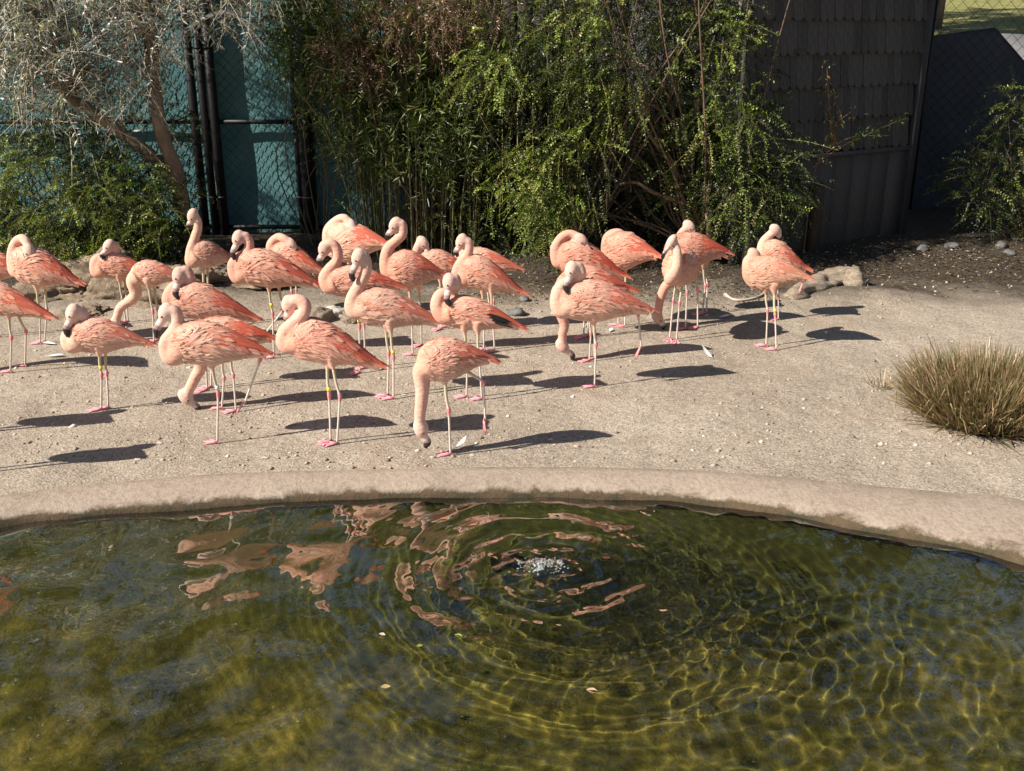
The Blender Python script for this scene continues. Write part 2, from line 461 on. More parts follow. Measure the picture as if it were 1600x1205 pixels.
# ---------------------------------------------------------------- pond outline
inner_px = [(0, 812), (100, 803), (200, 794), (300, 786), (400, 779), (500, 774), (600, 770), (700, 769), (800, 768), (900, 769), (1000, 772), (1100, 779), (1200, 793), (1300, 810), (1400, 828), (1500, 848), (1600, 871)]
outer_px = [(0, 776), (100, 762), (200, 754), (300, 746), (400, 740), (500, 737), (600, 735), (700, 733), (800, 732), (900, 732), (1000, 734), (1100, 738), (1200, 745), (1300, 754), (1400, 763), (1500, 772), (1600, 784)]
ZW = -0.07
inn = [gpt(x, y, -0.035)[:2] for x, y in inner_px]
out_ = [gpt(x, y, 0.0)[:2] for x, y in outer_px]
near_in = [(2.95, 4.1), (3.35, 3.4), (3.65, 2.4), (3.6, 1.2), (2.9, 0.2), (1.6, -0.35), (0, -0.5), (-1.8, -0.4), (-3.6, 0.2), (-4.8, 1.2), (-5.25, 2.6), (-4.9, 3.7), (-4.2, 4.25), (-3.45, 4.65)]
cc = np.array([-0.6, 2.4])
near_out = []
for k, q in enumerate(near_in):
    q = np.array(q); d = norm(q - cc); near_out.append(q + d * (0.5 if k < 3 else 0.36))
def closed(P, n):
    P = np.array(P, float)
    Q = np.vstack([P[-1], P, P[0], P[1]])
    seg = len(P); t = np.linspace(0, seg, n, endpoint=False); i = t.astype(int); u = (t - i)[:, None]
    a, b, c, d = Q[i], Q[i + 1], Q[(i + 2)], Q[np.minimum(i + 3, len(Q) - 1)]
    return 0.5 * (2 * b + (c - a) * u + (2 * a - 5 * b + 4 * c - d) * u ** 2 + (3 * b - 3 * c + d - a) * u ** 3)
NL = 620
LI = closed(inn + near_in, NL)
LO = closed(out_ + near_out, NL)

def h_ground(x, y):
    z = 0.012 * np.sin(1.9 * x + 0.7 * y) * np.sin(1.3 * y - 0.6 * x) + 0.006 * np.sin(5.1 * x + 1) * np.sin(4.3 * y)
    z = z * np.clip((y - 5.2) / 0.6, 0, 1)
    z = z + 0.20 * np.exp(-((x + 3.75) / 0.75) ** 2 - ((y - 10.2) / 0.45) ** 2)
    z = z + 0.07 * np.exp(-((x - 3.45) / 0.5) ** 2 - ((y - 9.55) / 0.35) ** 2)
    z = z + 0.12 * np.clip((y - 10.3) / 1.2, 0, 1)
    return z

# kerb : profile across, outer -> inner -> under water
prof = [(0.0, 0.002, 0.0), (0.04, 0.012, 0.04), (0.25, 0.012, 0.15), (0.5, 0.005, 0.28), (0.75, -0.010, 0.42), (0.92, -0.024, 0.55), (0.985, -0.036, 0.66), (1.01, -0.065, 0.9), (1.03, -0.12, 1.0), (1.06, -0.3, 1.0), (1.08, -0.6, 1.0)]
g = Geo(); V = []; C = []
for (t, z, c) in prof:
    P = LO * (1 - t) + LI * t
    zz = np.array([z + (0.003 * fnoise((p[0], p[1], t), 3.0) + 0.0015 * fnoise((p[0], p[1], t), 9.0) if 0.0 < t < 1.03 else 0) for p in P])
    wob = np.array([[0.010 * fnoise((p[0], p[1], 3), 3.0) if t > 0.5 else 0.01 * fnoise((p[0], p[1], 5), 3.0) * (t > 0) for p in P]]).T
    P = P + norm(P - cc) * wob
    V.append(np.column_stack([P, zz])); C.append(np.full((NL, 3), c))
k = np.arange(len(prof) - 1)[:, None] * NL; j = np.arange(NL)[None]; j2 = (j + 1) % NL
Q = np.stack([k + j, k + j2, k + NL + j2, k + NL + j], -1).reshape(-1, 4)[:, ::-1]
g.add(np.vstack(V), Q, None, np.vstack(C))
tag(obj('pond_kerb', g, M_kerb), 'broad curved beige concrete rim edging the pond', 'kerb')

# ground sheet from the kerb outwards
rings = np.concatenate([[0, 0.02], np.cumsum(np.full(80, 0.0894)) + 0.02, 7.2 + np.cumsum(0.09 * 1.09 ** np.arange(48))])
V = []
D = norm(LO - cc)
for r_ in rings:
    P = LO - D * 0.015 + D * r_
    z = h_ground(P[:, 0], P[:, 1]) * min(1, r_ / 0.3)
    if r_ > 1: z = z * np.where(P[:, 1] > 4, 1, 0)
    V.append(np.column_stack([P, z]))
nr = len(rings)
k = np.arange(nr - 1)[:, None] * NL
Q = np.stack([k + j, k + NL + j, k + NL + j2, k + j2], -1).reshape(-1, 4)[:, ::-1]
g = Geo().add(np.vstack(V), Q)
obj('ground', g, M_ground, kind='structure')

# pond floor (bowl with lumpy algae) and water
def in_loop(P, L):
    x, y = P[:, 0], P[:, 1]; c = np.zeros(len(P), bool)
    x1, y1 = L[:, 0], L[:, 1]; x2, y2 = np.roll(x1, -1), np.roll(y1, -1)
    for a, b, c2, d in zip(x1, y1, x2, y2):
        m = ((b > y) != (d > y)) & (x < (c2 - a) * (y - b) / (d - b + 1e-12) + a); c ^= m
    return c
def grid(x0, x1, y0, y1, st, loop, zf, xs=None, ys=None):
    if xs is None: xs = np.arange(x0, x1, st); ys = np.arange(y0, y1, st)
    X, Y = np.meshgrid(xs, ys); P = np.column_stack([X.ravel(), Y.ravel()])
    ins = in_loop(P, loop[::4]).reshape(X.shape)
    Z = zf(X, Y)
    nx = len(xs)
    a = (np.arange(len(ys) - 1)[:, None] * nx + np.arange(nx - 1)[None])
    keep = ins[:-1, :-1] | ins[1:, :-1] | ins[:-1, 1:] | ins[1:, 1:]
    a = a[keep]
    Q = np.stack([a, a + 1, a + nx + 1, a + nx], -1)
    used = np.unique(Q); mp = np.zeros(X.size, int); mp[used] = np.arange(len(used))
    return np.column_stack([P, Z.ravel()])[used], mp[Q]
lsub = LI + norm(LI - cc) * 0.02
BUB = gpt(845, 888, ZW)
def zfloor(X, Y):
    P = np.column_stack([X.ravel(), Y.ravel()])
    dist = np.min(np.hypot(P[:, :1] - LI[None, ::5, 0], P[:, 1:] - LI[None, ::5, 1]), 1).reshape(X.shape)
    z = -0.13 - 0.42 * (1 - np.exp(-dist / 0.55))
    z = z + 0.05 * np.sin(2.1 * X + 1) * np.cos(1.7 * Y) * np.clip(dist, 0, 1) + 0.03 * np.sin(5 * X - 2 * Y) * np.sin(4.1 * Y + X) * np.clip(dist, 0, 1)
    z = z + 0.22 * np.exp(-(np.hypot(X - BUB[0], Y - BUB[1]) / 0.35) ** 2)
    return z + 0.010 * np.sin(17 * X + 3 * np.sin(4 * Y)) * np.sin(15 * Y + 2 * np.sin(5 * X))
v_, q_ = grid(-5.6, 4.1, -0.8, 5.6, 0.05, lsub, zfloor)
obj('pond_floor', Geo().add(v_, q_), M_floor, kind='structure').cycles.is_caustics_receiver = True
wr = np.random.default_rng(5)
WK = []
for k in range(26):
    lam = wr.uniform(0.16, 0.75); th = wr.uniform(0, 2 * math.pi)
    WK.append((2 * math.pi / lam * math.cos(th), 2 * math.pi / lam * math.sin(th) * 1.25, wr.uniform(0, 6.28), 0.010 * lam / 6.28))
WK2 = []
for k in range(18):
    lam = wr.uniform(0.10, 0.30); th = math.pi / 2 + wr.normal(0, 0.55)
    WK2.append((2 * math.pi / lam * math.cos(th), 2 * math.pi / lam * math.sin(th), wr.uniform(0, 6.28), wr.uniform(0.0035, 0.0085) * lam / 6.28))
def zwater(X, Y):
    r = np.hypot(X - BUB[0], (Y - BUB[1]))
    wob = 0.05 * np.sin(3 * X + 2 * Y) + 0.03 * np.sin(7 * Y - 2 * X)
    z = np.zeros_like(X)
    right = 0.4 + 0.6 / (1 + np.exp(-(X - 0.0) * 2.0))
    for kx, ky, ph, am in WK:
        z = z + am * np.sin(kx * X + ky * Y + ph + wob * 6)
    ang = np.arctan2(Y - BUB[1], X - BUB[0])
    env = np.exp(-r / 1.15) * np.clip(r / 0.12, 0.2, 1)
    z = z + 0.0082 * env * np.sin(2 * math.pi * (r + 0.018 * np.sin(5 * ang) + 0.010 * np.sin(11 * ang + 2)) / (0.12 + 0.075 * np.clip(r, 0, 2)))
    z = z + 0.0014 * np.exp(-r / 0.6) * np.sin(2 * math.pi * (r + 0.01 * np.sin(9 * ang)) / 0.058)
    near = 1 / (1 + np.exp(-(X + 0.6) * 2.5))
    for kx, ky, ph, am in WK2:
        z = z + near * am * np.sin(kx * X + ky * Y + ph + 0.9 * np.sin(1.7 * X + 2.3 * Y + ph) + 0.6 * np.sin(3.1 * Y - 2.6 * X))
    chop = 0.00050 * right * np.exp(-((X - 1.0) / 1.4) ** 2 - ((Y - 4.2) / 1.0) ** 2) + 0.0009 * np.exp(-r / 0.5)
    z = z + chop * (np.sin(46 * X + 18 * Y + 3 * np.sin(6 * Y)) + np.sin(-31 * X + 52 * Y + 2 * np.sin(9 * X)) + np.sin(60 * Y + 4 * np.sin(7 * X)) + np.sin(75 * X - 22 * Y + 3 * np.sin(11 * Y)))
    z = z + (0.018 + 0.006 * np.sin(90 * X + 40 * Y) * np.sin(70 * Y)) * np.exp(-(r / 0.085) ** 2)
    return ZW + z
v_, q_ = grid(0, 0, 0, 0, 0, lsub, zwater, np.concatenate([np.arange(-5.6, -3.2, 0.04), np.arange(-3.2, 3.2, 0.0125), np.arange(3.2, 4.1, 0.04)]), np.concatenate([np.arange(-0.8, 2.5, 0.05), np.arange(2.5, 5.6, 0.0125)]))
obj('water', Geo().add(v_, q_), M_water, kind='structure').cycles.is_caustics_caster = True

# hill behind the fence
xs = np.linspace(-40, 40, 90); ys = np.concatenate([np.linspace(14.0, 24, 40), np.linspace(25, 70, 20)])
X, Y = np.meshgrid(xs, ys)
Z = 0.10 + 2.25 * (1 / (1 + np.exp(-(Y - 17.5) * 1.0))) + 0.05 * np.clip(Y - 20, 0, 60) + 0.08 * np.sin(1.3 * X) * np.sin(0.9 * Y)
nx = len(xs); a = (np.arange(len(ys) - 1)[:, None] * nx + np.arange(nx - 1)[None]).ravel()
obj('hill', Geo().add(np.column_stack([X.ravel(), Y.ravel(), Z.ravel()]), np.stack([a, a + 1, a + nx + 1, a + nx], -1)), M_hill, kind='structure')
# ---------------------------------------------------------------- fence with teal screen, gate
FY = 12.0
def chain_mesh(x0, x1, z0, z1, y, cell=0.058, wr_=0.0030, ripple=0.006):
    """diamond wire netting, woven zigzag wires with alternating depth"""
    g = Geo(); nw = int((x1 - x0) / cell); nz = int((z1 - z0) / cell) + 1
    half = cell * 0.5
    for k in range(nw):
        xc = x0 + (k + 0.5) * cell
        zz = z0 + np.arange(nz) * cell
        xx = xc + np.where((np.arange(nz) + k) % 2 == 0, -half, half)
        yy = y + np.where((np.arange(nz) + k) % 2 == 0, -0.004, 0.004) + ripple * np.sin(xx * 5 + zz * 3)
        P = np.column_stack([xx, yy, zz])
        # cheap 3-sided wire
        o = np.array([[0, -wr_, 0], [wr_, wr_ * 0.6, 0], [-wr_, wr_ * 0.6, 0]])
        V = (P[:, None] + o[None]).reshape(-1, 3)
        i = np.arange(nz - 1)[:, None] * 3; jj = np.arange(3)[None]; j3 = (jj + 1) % 3
        g.add(V, np.stack([i + jj, i + j3, i + 3 + j3, i + 3 + jj], -1).reshape(-1, 4))
    return g
def cloth(x0, x1, z0, z1, y, amp=0.02, seed=0, nx=40, nz=30, cut=None):
    xs = np.linspace(x0, x1, nx); zs = np.linspace(z0, z1, nz); X, Z = np.meshgrid(xs, zs)
    Yf = y + amp * (np.sin(3.1 * X + seed) * np.sin(2.3 * Z + 1.3 * seed) + 0.5 * np.sin(9 * X + 4 * Z + seed))
    if cut is not None:
        Z = np.minimum(Z, cut(X))
    a = (np.arange(nz - 1)[:, None] * nx + np.arange(nx - 1)[None]).ravel()
    V = np.column_stack([X.ravel(), Yf.ravel(), Z.ravel()]); n = len(V)
    V2 = V + np.array([0, 0.003, 0])
    Q = np.stack([a, a + 1, a + nx + 1, a + nx], -1)
    return Geo().add(V, Q).add(V2, Q[:, ::-1])
def XF(px, py=200, Y=FY): return ypt(px, py, Y)[0]
def fence_panel(name, px0, px1, label, cat, posts, z1=3.0, rails=(1.30,)):
    x0, x1 = XF(px0), XF(px1)
    t = thing(name, label, cat, ((x0 + x1) / 2, FY, 0.1)); ox = (x0 + x1) / 2
    obj('screen', cloth(x0 - ox, x1 - ox, 0.02, z1 - 0.1, 0.05, 0.012, px0), M_teal, t)
    o = obj('chain_link', chain_mesh(x0 - ox, x1 - ox, 0.03, z1 - 0.1, -0.012), M_wire, t); o['kind'] = 'stuff'
    for (ppx, r_) in posts:
        xx = XF(ppx) - ox
        gg = Geo(); add_tube(gg, [(xx, -0.06, -0.25), (xx, -0.06, z1 * 0.5), (xx, -0.06, z1)], r_, 14)
        po = obj('post', gg, M_black, t)
        gg = Geo(); add_tube(gg, [(xx, -0.06, z1 - 0.005), (xx, -0.06, z1 + 0.02), (xx, -0.06, z1 + 0.05)], np.array([r_ * 1.12, r_ * 1.1, r_ * 0.4]), 14)
        obj('cap', gg, M_black, po)
        for zz in (0.45, 2.1):
            gg = Geo(); add_tube(gg, [(xx, -0.06, zz - 0.012), (xx, -0.06, zz + 0.012)], r_ + 0.006, 12)
            obj('tension_band', gg, M_black, po)
    for zz in rails + (z1 - 0.06, 0.10):
        gg = Geo(); add_tube(gg, [(x0 - ox, -0.045, zz), (0, -0.045, zz), (x1 - ox, -0.045, zz)], 0.026, 10)
        obj('rail', gg, M_black, t)
    return t
fence_panel('chain_link_fence', -260, 322, 'chain link fence panel with teal screen behind the slender leaning trunk', 'fence', [(308, 0.05), (324, 0.045)])
fence_panel('chain_link_gate', 326, 468, 'tall chain link gate with teal screen and a black cross rail', 'gate', [(339, 0.05), (464, 0.035)])
fence_panel('chain_link_fence', 472, 640, 'chain link fence panel with teal screen partly hidden by the bamboo', 'fence', [(478, 0.085), (640, 0.04)])

# ---------------------------------------------------------------- board wall behind the shrubs
bw = thing('board_fence', 'dark weathered vertical board fence behind the big tangled shrub', 'fence', (1.0, 12.25, 0.08))
x = -2.45
bm_ = None
k = 0
while x < 2.35:
    wd = 0.17
    gg = Geo(); c = 0.014 + 0.010 * random.random()
    add_box(gg, (0, 0, 1.5), (wd, 0.022, 3.0), 0, (c * 1.1, c, c * 0.95), bev=0.004)
    o = obj('board', gg, M_shingle, bw, (x - 0.0, random.uniform(-0.006, 0.006), 0)); x += wd + 0.008
for zz in (0.5, 2.4):
    gg = Geo(); add_box(gg, (-0.05, 0.05, zz), (4.9, 0.06, 0.09), 0, (0.05, 0.05, 0.055), bev=0.004); obj('rail', gg, M_shingle, bw)

# ---------------------------------------------------------------- shed clad in shingles
SA = R(31)
c0 = gpt(1262, 388, 0.1)
sdir = np.array([math.cos(SA), math.sin(SA)])
def along(px):       # distance along the wall at a pixel column
    d = ray(px, 250)
    A = np.array([[d[0], -sdir[0]], [d[1], -sdir[1]]]); s = np.linalg.solve(A, c0[:2]); return s[1]
s0, s1 = along(1150), along(1421)
shed = thing('shed', 'dark shed clad in rows of scalloped wooden shingles above a plain base', 'shed', (c0[0], c0[1], 0.1), SA)
DEP = 2.6
gg = Geo(); add_box(gg, ((s0 + s1) / 2, DEP / 2 + 0.03, 1.9), (s1 - s0 - 0.02, DEP, 3.8), 0, (0.05, 0.05, 0.055)); obj('wall', gg, M_shingle, shed)
# base boards
z_base = ypt(1340, 238, c0[1] + 0.35)[2] - 0.1
x = s0
while x < s1 - 0.02:
    wd = min(0.29, s1 - x)
    gg = Geo(); c = random.uniform(0.05, 0.068); add_box(gg, (0, 0, z_base / 2 - 0.05), (wd - 0.006, 0.022, z_base + 0.1), 0, (c * 1.1, c, c * 0.92), bev=0.003)
    obj('base_board', gg, M_shingle, shed, (x + wd / 2, 0.005, 0)); x += wd
gg = Geo(); add_box(gg, ((s0 + s1) / 2, -0.015, z_base + 0.01), (s1 - s0, 0.06, 0.05), 0, (0.055, 0.055, 0.06), bev=0.005); obj('drip_rail', gg, M_shingle, shed)
gg = Geo(); add_box(gg, (s1 - 0.02, -0.01, 1.9), (0.10, 0.09, 3.86), 0, (0.03, 0.03, 0.034), bev=0.006); obj('corner_board', gg, M_shingle, shed)
gg = Geo(); add_box(gg, (0.0, -0.06, 0.3), (0.13, 0.09, 0.85), 0, (0.055, 0.035, 0.025), bev=0.008); obj('post', gg, M_shingle, shed)
gg = Geo()
V = []
x0r, x1r, y0r, y1r = s0 - 0.3, s1 + 0.3, -0.35, DEP + 0.4
yr = (y0r + y1r) / 2
V = [(x0r, y0r, 3.78), (x1r, y0r, 3.78), (x1r, yr, 4.7), (x0r, yr, 4.7), (x0r, y1r, 3.78), (x1r, y1r, 3.78)]
V2 = [(a, b, c + 0.08) for a, b, c in V]
gg.add(V + V2, [[0, 3, 2, 1], [3, 4, 5, 2], [6, 7, 8, 9], [9, 8, 11, 10], [0, 1, 7, 6], [5, 4, 10, 11], [0, 6, 9, 3], [3, 9, 10, 4], [1, 2, 8, 7], [2, 5, 11, 8]], None, (0.05, 0.05, 0.055))
obj('roof', gg, M_shingle, shed)
# shingles: a few shared shapes with rounded, worn butts
def shingle_mesh(wd, ht, seed):
    r_ = random.Random(seed); n = 6
    xs = np.linspace(-wd / 2, wd / 2, n + 1)
    yb = [-(1 - abs(2 * x / wd) ** 3.2) * 0.035 - r_.uniform(0, 0.008) for x in xs]
    g = Geo(); c = r_.uniform(0.028, 0.062)
    front = [(x, -0.052, y) for x, y in zip(xs, yb)]; top = [(x, -0.006, ht) for x in xs]
    back = [(x, -0.020, y) for x, y in zip(xs, yb)]
    V = front + top + back; m = n + 1
    Q = [[i, i + 1, m + i + 1, m + i] for i in range(n)] + [[2 * m + i, 2 * m + i + 1, i + 1, i] for i in range(n)]
    Q += [[0, m, m, 2 * m][:3] + [2 * m], [n, 2 * m + n, m + n, m + n]][:0]
    T = [[2 * m, 0, m], [2 * m + n, m + n, n]]
    g.add(V, Q, T, (c * 1.08, c * 1.0, c * 0.93))
    me = g.mesh('shingle', False); me.materials.append(M_shingle)
    return me
PIT = 0.335
SH = [(w_, shingle_mesh(w_, PIT + 0.05, i)) for i, w_ in enumerate([0.085, 0.10, 0.115, 0.13, 0.15, 0.095, 0.12, 0.14])]
rows = 8
for rI in range(rows):
    zb = z_base + 0.075 + rI * PIT
    x = s0 + random.uniform(0, 0.05)
    lim = s1 - 0.09
    while x < lim - 0.05:
        w_, me = random.choice(SH)
        if x + w_ > lim: w_, me = SH[0]
        o = obj('shingle', me, None, shed, (x + w_ / 2, random.uniform(-0.003, 0.003), zb + random.uniform(-0.008, 0.008)))
        x += w_ + 0.004

# ---------------------------------------------------------------- right-hand chain link fence, dark screen, path
F2 = 13.6
t = thing('chain_link_fence', 'tall chain link fence with dark screen beside the shed', 'fence', (ypt(1436, 100, F2)[0], F2, 0.1))
ox = ypt(1436, 100, F2)[0]
x1 = ypt(1700, 100, F2)[0] - ox
o = obj('chain_link', chain_mesh(0.0, x1, 0.05, 3.2, 0.0, 0.075, 0.0034), M_wire, t); o['kind'] = 'stuff'
xa, za = ypt(1555, 43, F2 + 0.06)[[0, 2]]; xb, zb = ypt(1620, 118, F2 + 0.06)[[0, 2]]; xs_, zs_ = ypt(1450, 57, F2 + 0.06)[[0, 2]]
def cutf(X):
    Xw = X + ox
    return np.where(Xw < xa, zs_ + (za - zs_) * (Xw - xs_) / (xa - xs_), np.maximum(za + (zb - za) * (Xw - xa) / (xb - xa), 1.2)) - 0.1
obj('screen', cloth(ypt(1450, 60, F2)[0] - ox, x1, 0.0, 2.9, 0.06, 0.02, 3, 60, 30, cutf), M_dscreen, t)
for ppx, r_ in ((1436, 0.05), (1449, 0.018), (1690, 0.04)):
    xx = ypt(ppx, 100, F2)[0] - ox; gg = Geo(); add_tube(gg, [(xx, -0.05, -0.2), (xx, -0.05, 1.6), (xx, -0.05, 3.3)], r_, 12); po = obj('post', gg, M_black, t)
    for zz in (0.6, 1.5, 2.4):
        gg = Geo(); add_tube(gg, [(xx, -0.05, zz - 0.012), (xx, -0.05, zz + 0.012)], r_ + 0.006, 12); obj('tension_band', gg, M_black, po)
gg = Geo(); add_tube(gg, [(0, -0.03, 3.2), (x1 / 2, -0.03, 3.2), (x1, -0.03, 3.2)], 0.022, 10); obj('rail', gg, M_black, t)
# pale path on the slope behind
P = [ypt(1560, 52, 15.5), ypt(1700, 58, 15.5), ypt(1700, 130, 14.6), ypt(1570, 140, 14.6)]
V = [np.array(p) for p in P]; V2 = [p - np.array([0, 0, 0.12]) for p in V]
obj('path', Geo().add(V + V2, [[0, 1, 2, 3], [7, 6, 5, 4], [3, 2, 6, 7], [0, 3, 7, 4], [1, 0, 4, 5], [2, 1, 5, 6]]), M_path, kind='structure')
# pale pole by the shed
p0 = ypt(1170, 330, 10.75); p1 = ypt(1160, -60, 10.75)
gg = Geo(); n = 26; tt = np.linspace(0, 1, n)[:, None]
PP = (np.array([p0[0], p0[1], 0.0]) * (1 - tt) + p1 * tt); PP[:, 0] += 0.012 * np.sin(np.linspace(0, 9, n))
add_tube(gg, PP, 0.052 + 0.004 * np.sin(np.linspace(0, 60, n)), 12)
tag(obj('wooden_pole', gg, M_pole), 'pale straight wooden pole standing in front of the shingles', 'pole')
# ---------------------------------------------------------------- vegetation
def rand_unit(n):
    v = rng.normal(size=(n, 3)); return norm(v)
def colmix(n, pal, wts, jit=0.18):
    pal = np.array(pal); i = rng.choice(len(pal), n, p=np.array(wts) / sum(wts))
    return pal[i] * (1 + rng.normal(0, jit, (n, 1)))
def sprays(gl, gt, start, d, L, nleaf, ll, lw, pal, wts, droop=0.35, splay=0.9, twig_r=0.0022, twig_col=(0.12, 0.085, 0.05), twig_every=2, fold=0.25, tclump=None):
    """leafy twigs: start (N,3), d (N,3), L (N,)"""
    N = len(start); d = norm(d)
    t = np.linspace(0.12, 1.0, nleaf)[None, :, None]
    Ls = L[:, None, None]
    bend = rng.normal(0, 0.12, (N, 1, 3))
    pts = start[:, None] + d[:, None] * Ls * t + (np.array([0, 0, -1.0]) * droop + bend) * Ls * t ** 2
    tang = norm(d[:, None] + 2 * (np.array([0, 0, -1.0]) * droop + bend) * t)
    rv = rand_unit(N)[:, None]
    side = norm(np.cross(tang, np.broadcast_to(rv, tang.shape)))
    sg = np.where(np.arange(nleaf) % 2 == 0, 1, -1)[None, :, None]
    ld = norm(tang * (1 - splay * 0.55) + side * sg * splay + rng.normal(0, 0.28, tang.shape))
    up = norm(np.cross(tang, side) + np.array([0, 0, 0.7]) + rng.normal(0, 0.35, tang.shape))
    tw = colmix(N, pal, wts, 0.22)
    col = np.repeat(tw, nleaf, 0) * (1 + rng.normal(0, 0.14, (N * nleaf, 1)))
    col = np.clip(col, 0.004, 1)
    sz = rng.uniform(0.65, 1.25, N * nleaf)
    P = pts.reshape(-1, 3)
    ok = P[:, 2] > 0.03
    add_leaves(gl, P[ok], ld.reshape(-1, 3)[ok], up.reshape(-1, 3)[ok], (ll * sz)[ok], (lw * sz)[ok], col[ok], fold)
    if gt is not None:
        for i in range(0, N, twig_every):
            ii = [0, nleaf // 3, (2 * nleaf) // 3, nleaf - 1]
            Pp = np.vstack([start[i], pts[i][ii[1:]]])
            add_tube(gt, Pp, np.array([1.5, 1.2, 0.9, 0.4]) * twig_r, 3, twig_col, caps=False)
def in_blobs(n, blobs, shell=0.55):
    """sample n points in ellipsoids (centre, radii, weight), biased outward; returns points, outward dirs"""
    wts = np.array([b[2] for b in blobs], float); idx = rng.choice(len(blobs), n, p=wts / wts.sum())
    C = np.array([b[0] for b in blobs])[idx]; Rr = np.array([b[1] for b in blobs])[idx]
    u = rand_unit(n); r_ = rng.uniform(shell ** 3, 1, n) ** (1 / 3)
    return C + u * Rr * r_[:, None], norm(u / Rr)
def clump(p, o_, k, sg):
    i = rng.integers(0, max(1, len(p) // k), len(p))
    return p[i] + rng.normal(0, sg, p.shape), norm(o_[i] + rng.normal(0, 0.4, p.shape))
def blob(px, py, Y, rx, rz, ry=0.4, wt=1.0):
    c = ypt(px, py, Y); s = (c[1] * math.cos(PITCH) + (CAMZ - c[2]) * math.sin(PITCH)) / FPX
    return (c, np.array([rx * s, ry, rz * s]), wt)
def stems(gt, base, tops, r0, col, wig=0.06, sides=6, r1=0.3):
    for tpt in tops:
        a = np.array(base) + rng.normal(0, 0.05, 3) * np.array([1, 1, 0]); b = np.array(tpt)
        m1 = a * 0.66 + b * 0.34 + rng.normal(0, wig, 3); m2 = a * 0.33 + b * 0.67 + rng.normal(0, wig, 3)
        add_tube(gt, catmull([a, m1, m2, b], 12), np.linspace(r0, r0 * r1, 12), sides, np.array(col) * rng.uniform(0.7, 1.25), caps=False)

DG = [(0.020, 0.034, 0.009), (0.034, 0.050, 0.012), (0.066, 0.085, 0.02), (0.013, 0.020, 0.007)]  # dark leaf greens, deepened to stand for shaded foliage
LG = [(0.15, 0.21, 0.03), (0.21, 0.27, 0.045), (0.28, 0.29, 0.08), (0.08, 0.12, 0.02)]  # light leaf greens, brightened to stand for sunlit leaves

# --- big tangled shrub in the middle
t = thing('tangled_shrub', 'big tangled shrub with small glossy green leaves and arching brown branches', 'shrub', (1.6, 11.0, 0.1))
gl, gt = Geo(), Geo()
B1 = [blob(960, 60, 11.0, 230, 110, 0.75, 3), blob(830, 120, 11.0, 130, 130, 0.6, 2), blob(1080, 130, 11.0, 120, 130, 0.65, 2), blob(1010, -120, 10.8, 320, 140, 0.9, 2.5), blob(1080, -260, 10.3, 260, 140, 0.8, 2.2), blob(900, 210, 10.9, 120, 90, 0.45, 1.6), blob(1130, 250, 10.8, 100, 90, 0.4, 1.5), blob(1010, 190, 11.2, 110, 90, 0.4, 0.9), blob(1170, 300, 10.8, 75, 50, 0.35, 0.9), blob(985, 320, 11.35, 95, 60, 0.25, 0.8), blob(770, 330, 11.2, 90, 55, 0.25, 0.8)]
p, o_ = clump(*in_blobs(5200, B1, 0.35), 13, 0.11)
d = norm(o_ * 0.7 + rng.normal(0, 0.5, p.shape) + np.array([0, -0.25, 0.05]))
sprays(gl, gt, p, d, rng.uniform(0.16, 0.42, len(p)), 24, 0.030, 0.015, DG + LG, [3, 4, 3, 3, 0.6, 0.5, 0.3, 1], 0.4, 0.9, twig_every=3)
# sprays hanging at front left, leaf colours lightened as if sunlit
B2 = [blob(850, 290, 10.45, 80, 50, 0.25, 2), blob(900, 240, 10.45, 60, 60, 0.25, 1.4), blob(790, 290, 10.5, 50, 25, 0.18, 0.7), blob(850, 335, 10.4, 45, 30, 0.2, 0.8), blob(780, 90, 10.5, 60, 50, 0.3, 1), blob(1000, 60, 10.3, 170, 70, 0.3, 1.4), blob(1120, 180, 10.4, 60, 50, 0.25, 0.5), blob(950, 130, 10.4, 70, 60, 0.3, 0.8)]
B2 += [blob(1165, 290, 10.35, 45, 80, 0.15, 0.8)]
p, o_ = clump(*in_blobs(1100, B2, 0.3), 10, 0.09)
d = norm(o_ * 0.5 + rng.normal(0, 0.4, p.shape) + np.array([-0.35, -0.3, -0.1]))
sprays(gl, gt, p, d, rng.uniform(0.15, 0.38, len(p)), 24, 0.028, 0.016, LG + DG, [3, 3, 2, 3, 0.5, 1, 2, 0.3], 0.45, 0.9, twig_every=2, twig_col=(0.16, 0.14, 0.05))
# long arching bare-ish sprays at the right
ar = [((1120, 300), (1180, 225), (1250, 220), (1310, 235)), ((1110, 320), (1170, 250), (1215, 262), (1255, 240)), ((1105, 300), (1150, 262), (1190, 280), (1200, 305)), ((1115, 330), (1190, 260), (1245, 255), (1270, 282)), ((1130, 330), (1170, 300), (1215, 300), (1222, 345)), ((1090, 250), (1130, 200), (1160, 205), (1175, 215)), ((1150, 60), (1180, 40), (1200, 48), (1218, 55)), ((1080, 60), (1130, 70), (1160, 80), (1185, 70))]
for a in ar:
    P = catmull([ypt(x, y, 10.6 - 0.1 * i) for i, (x, y) in enumerate(a)], 16)
    add_tube(gt, P, np.linspace(0.006, 0.002, 16), 4, (0.2, 0.2, 0.07), caps=False)
    m = 46; tt = rng.uniform(0.2, 1, m); ii = (tt * 15).astype(int)
    add_leaves(gl, P[ii] + rng.normal(0, 0.012, (m, 3)), rand_unit(m) + np.array([0.2, 0, 0]), rand_unit(m) + np.array([0, 0, 1]), rng.uniform(0.02, 0.038, m), rng.uniform(0.012, 0.018, m), np.clip(colmix(m, LG, [2, 2, 1, 2]), 0, 1))
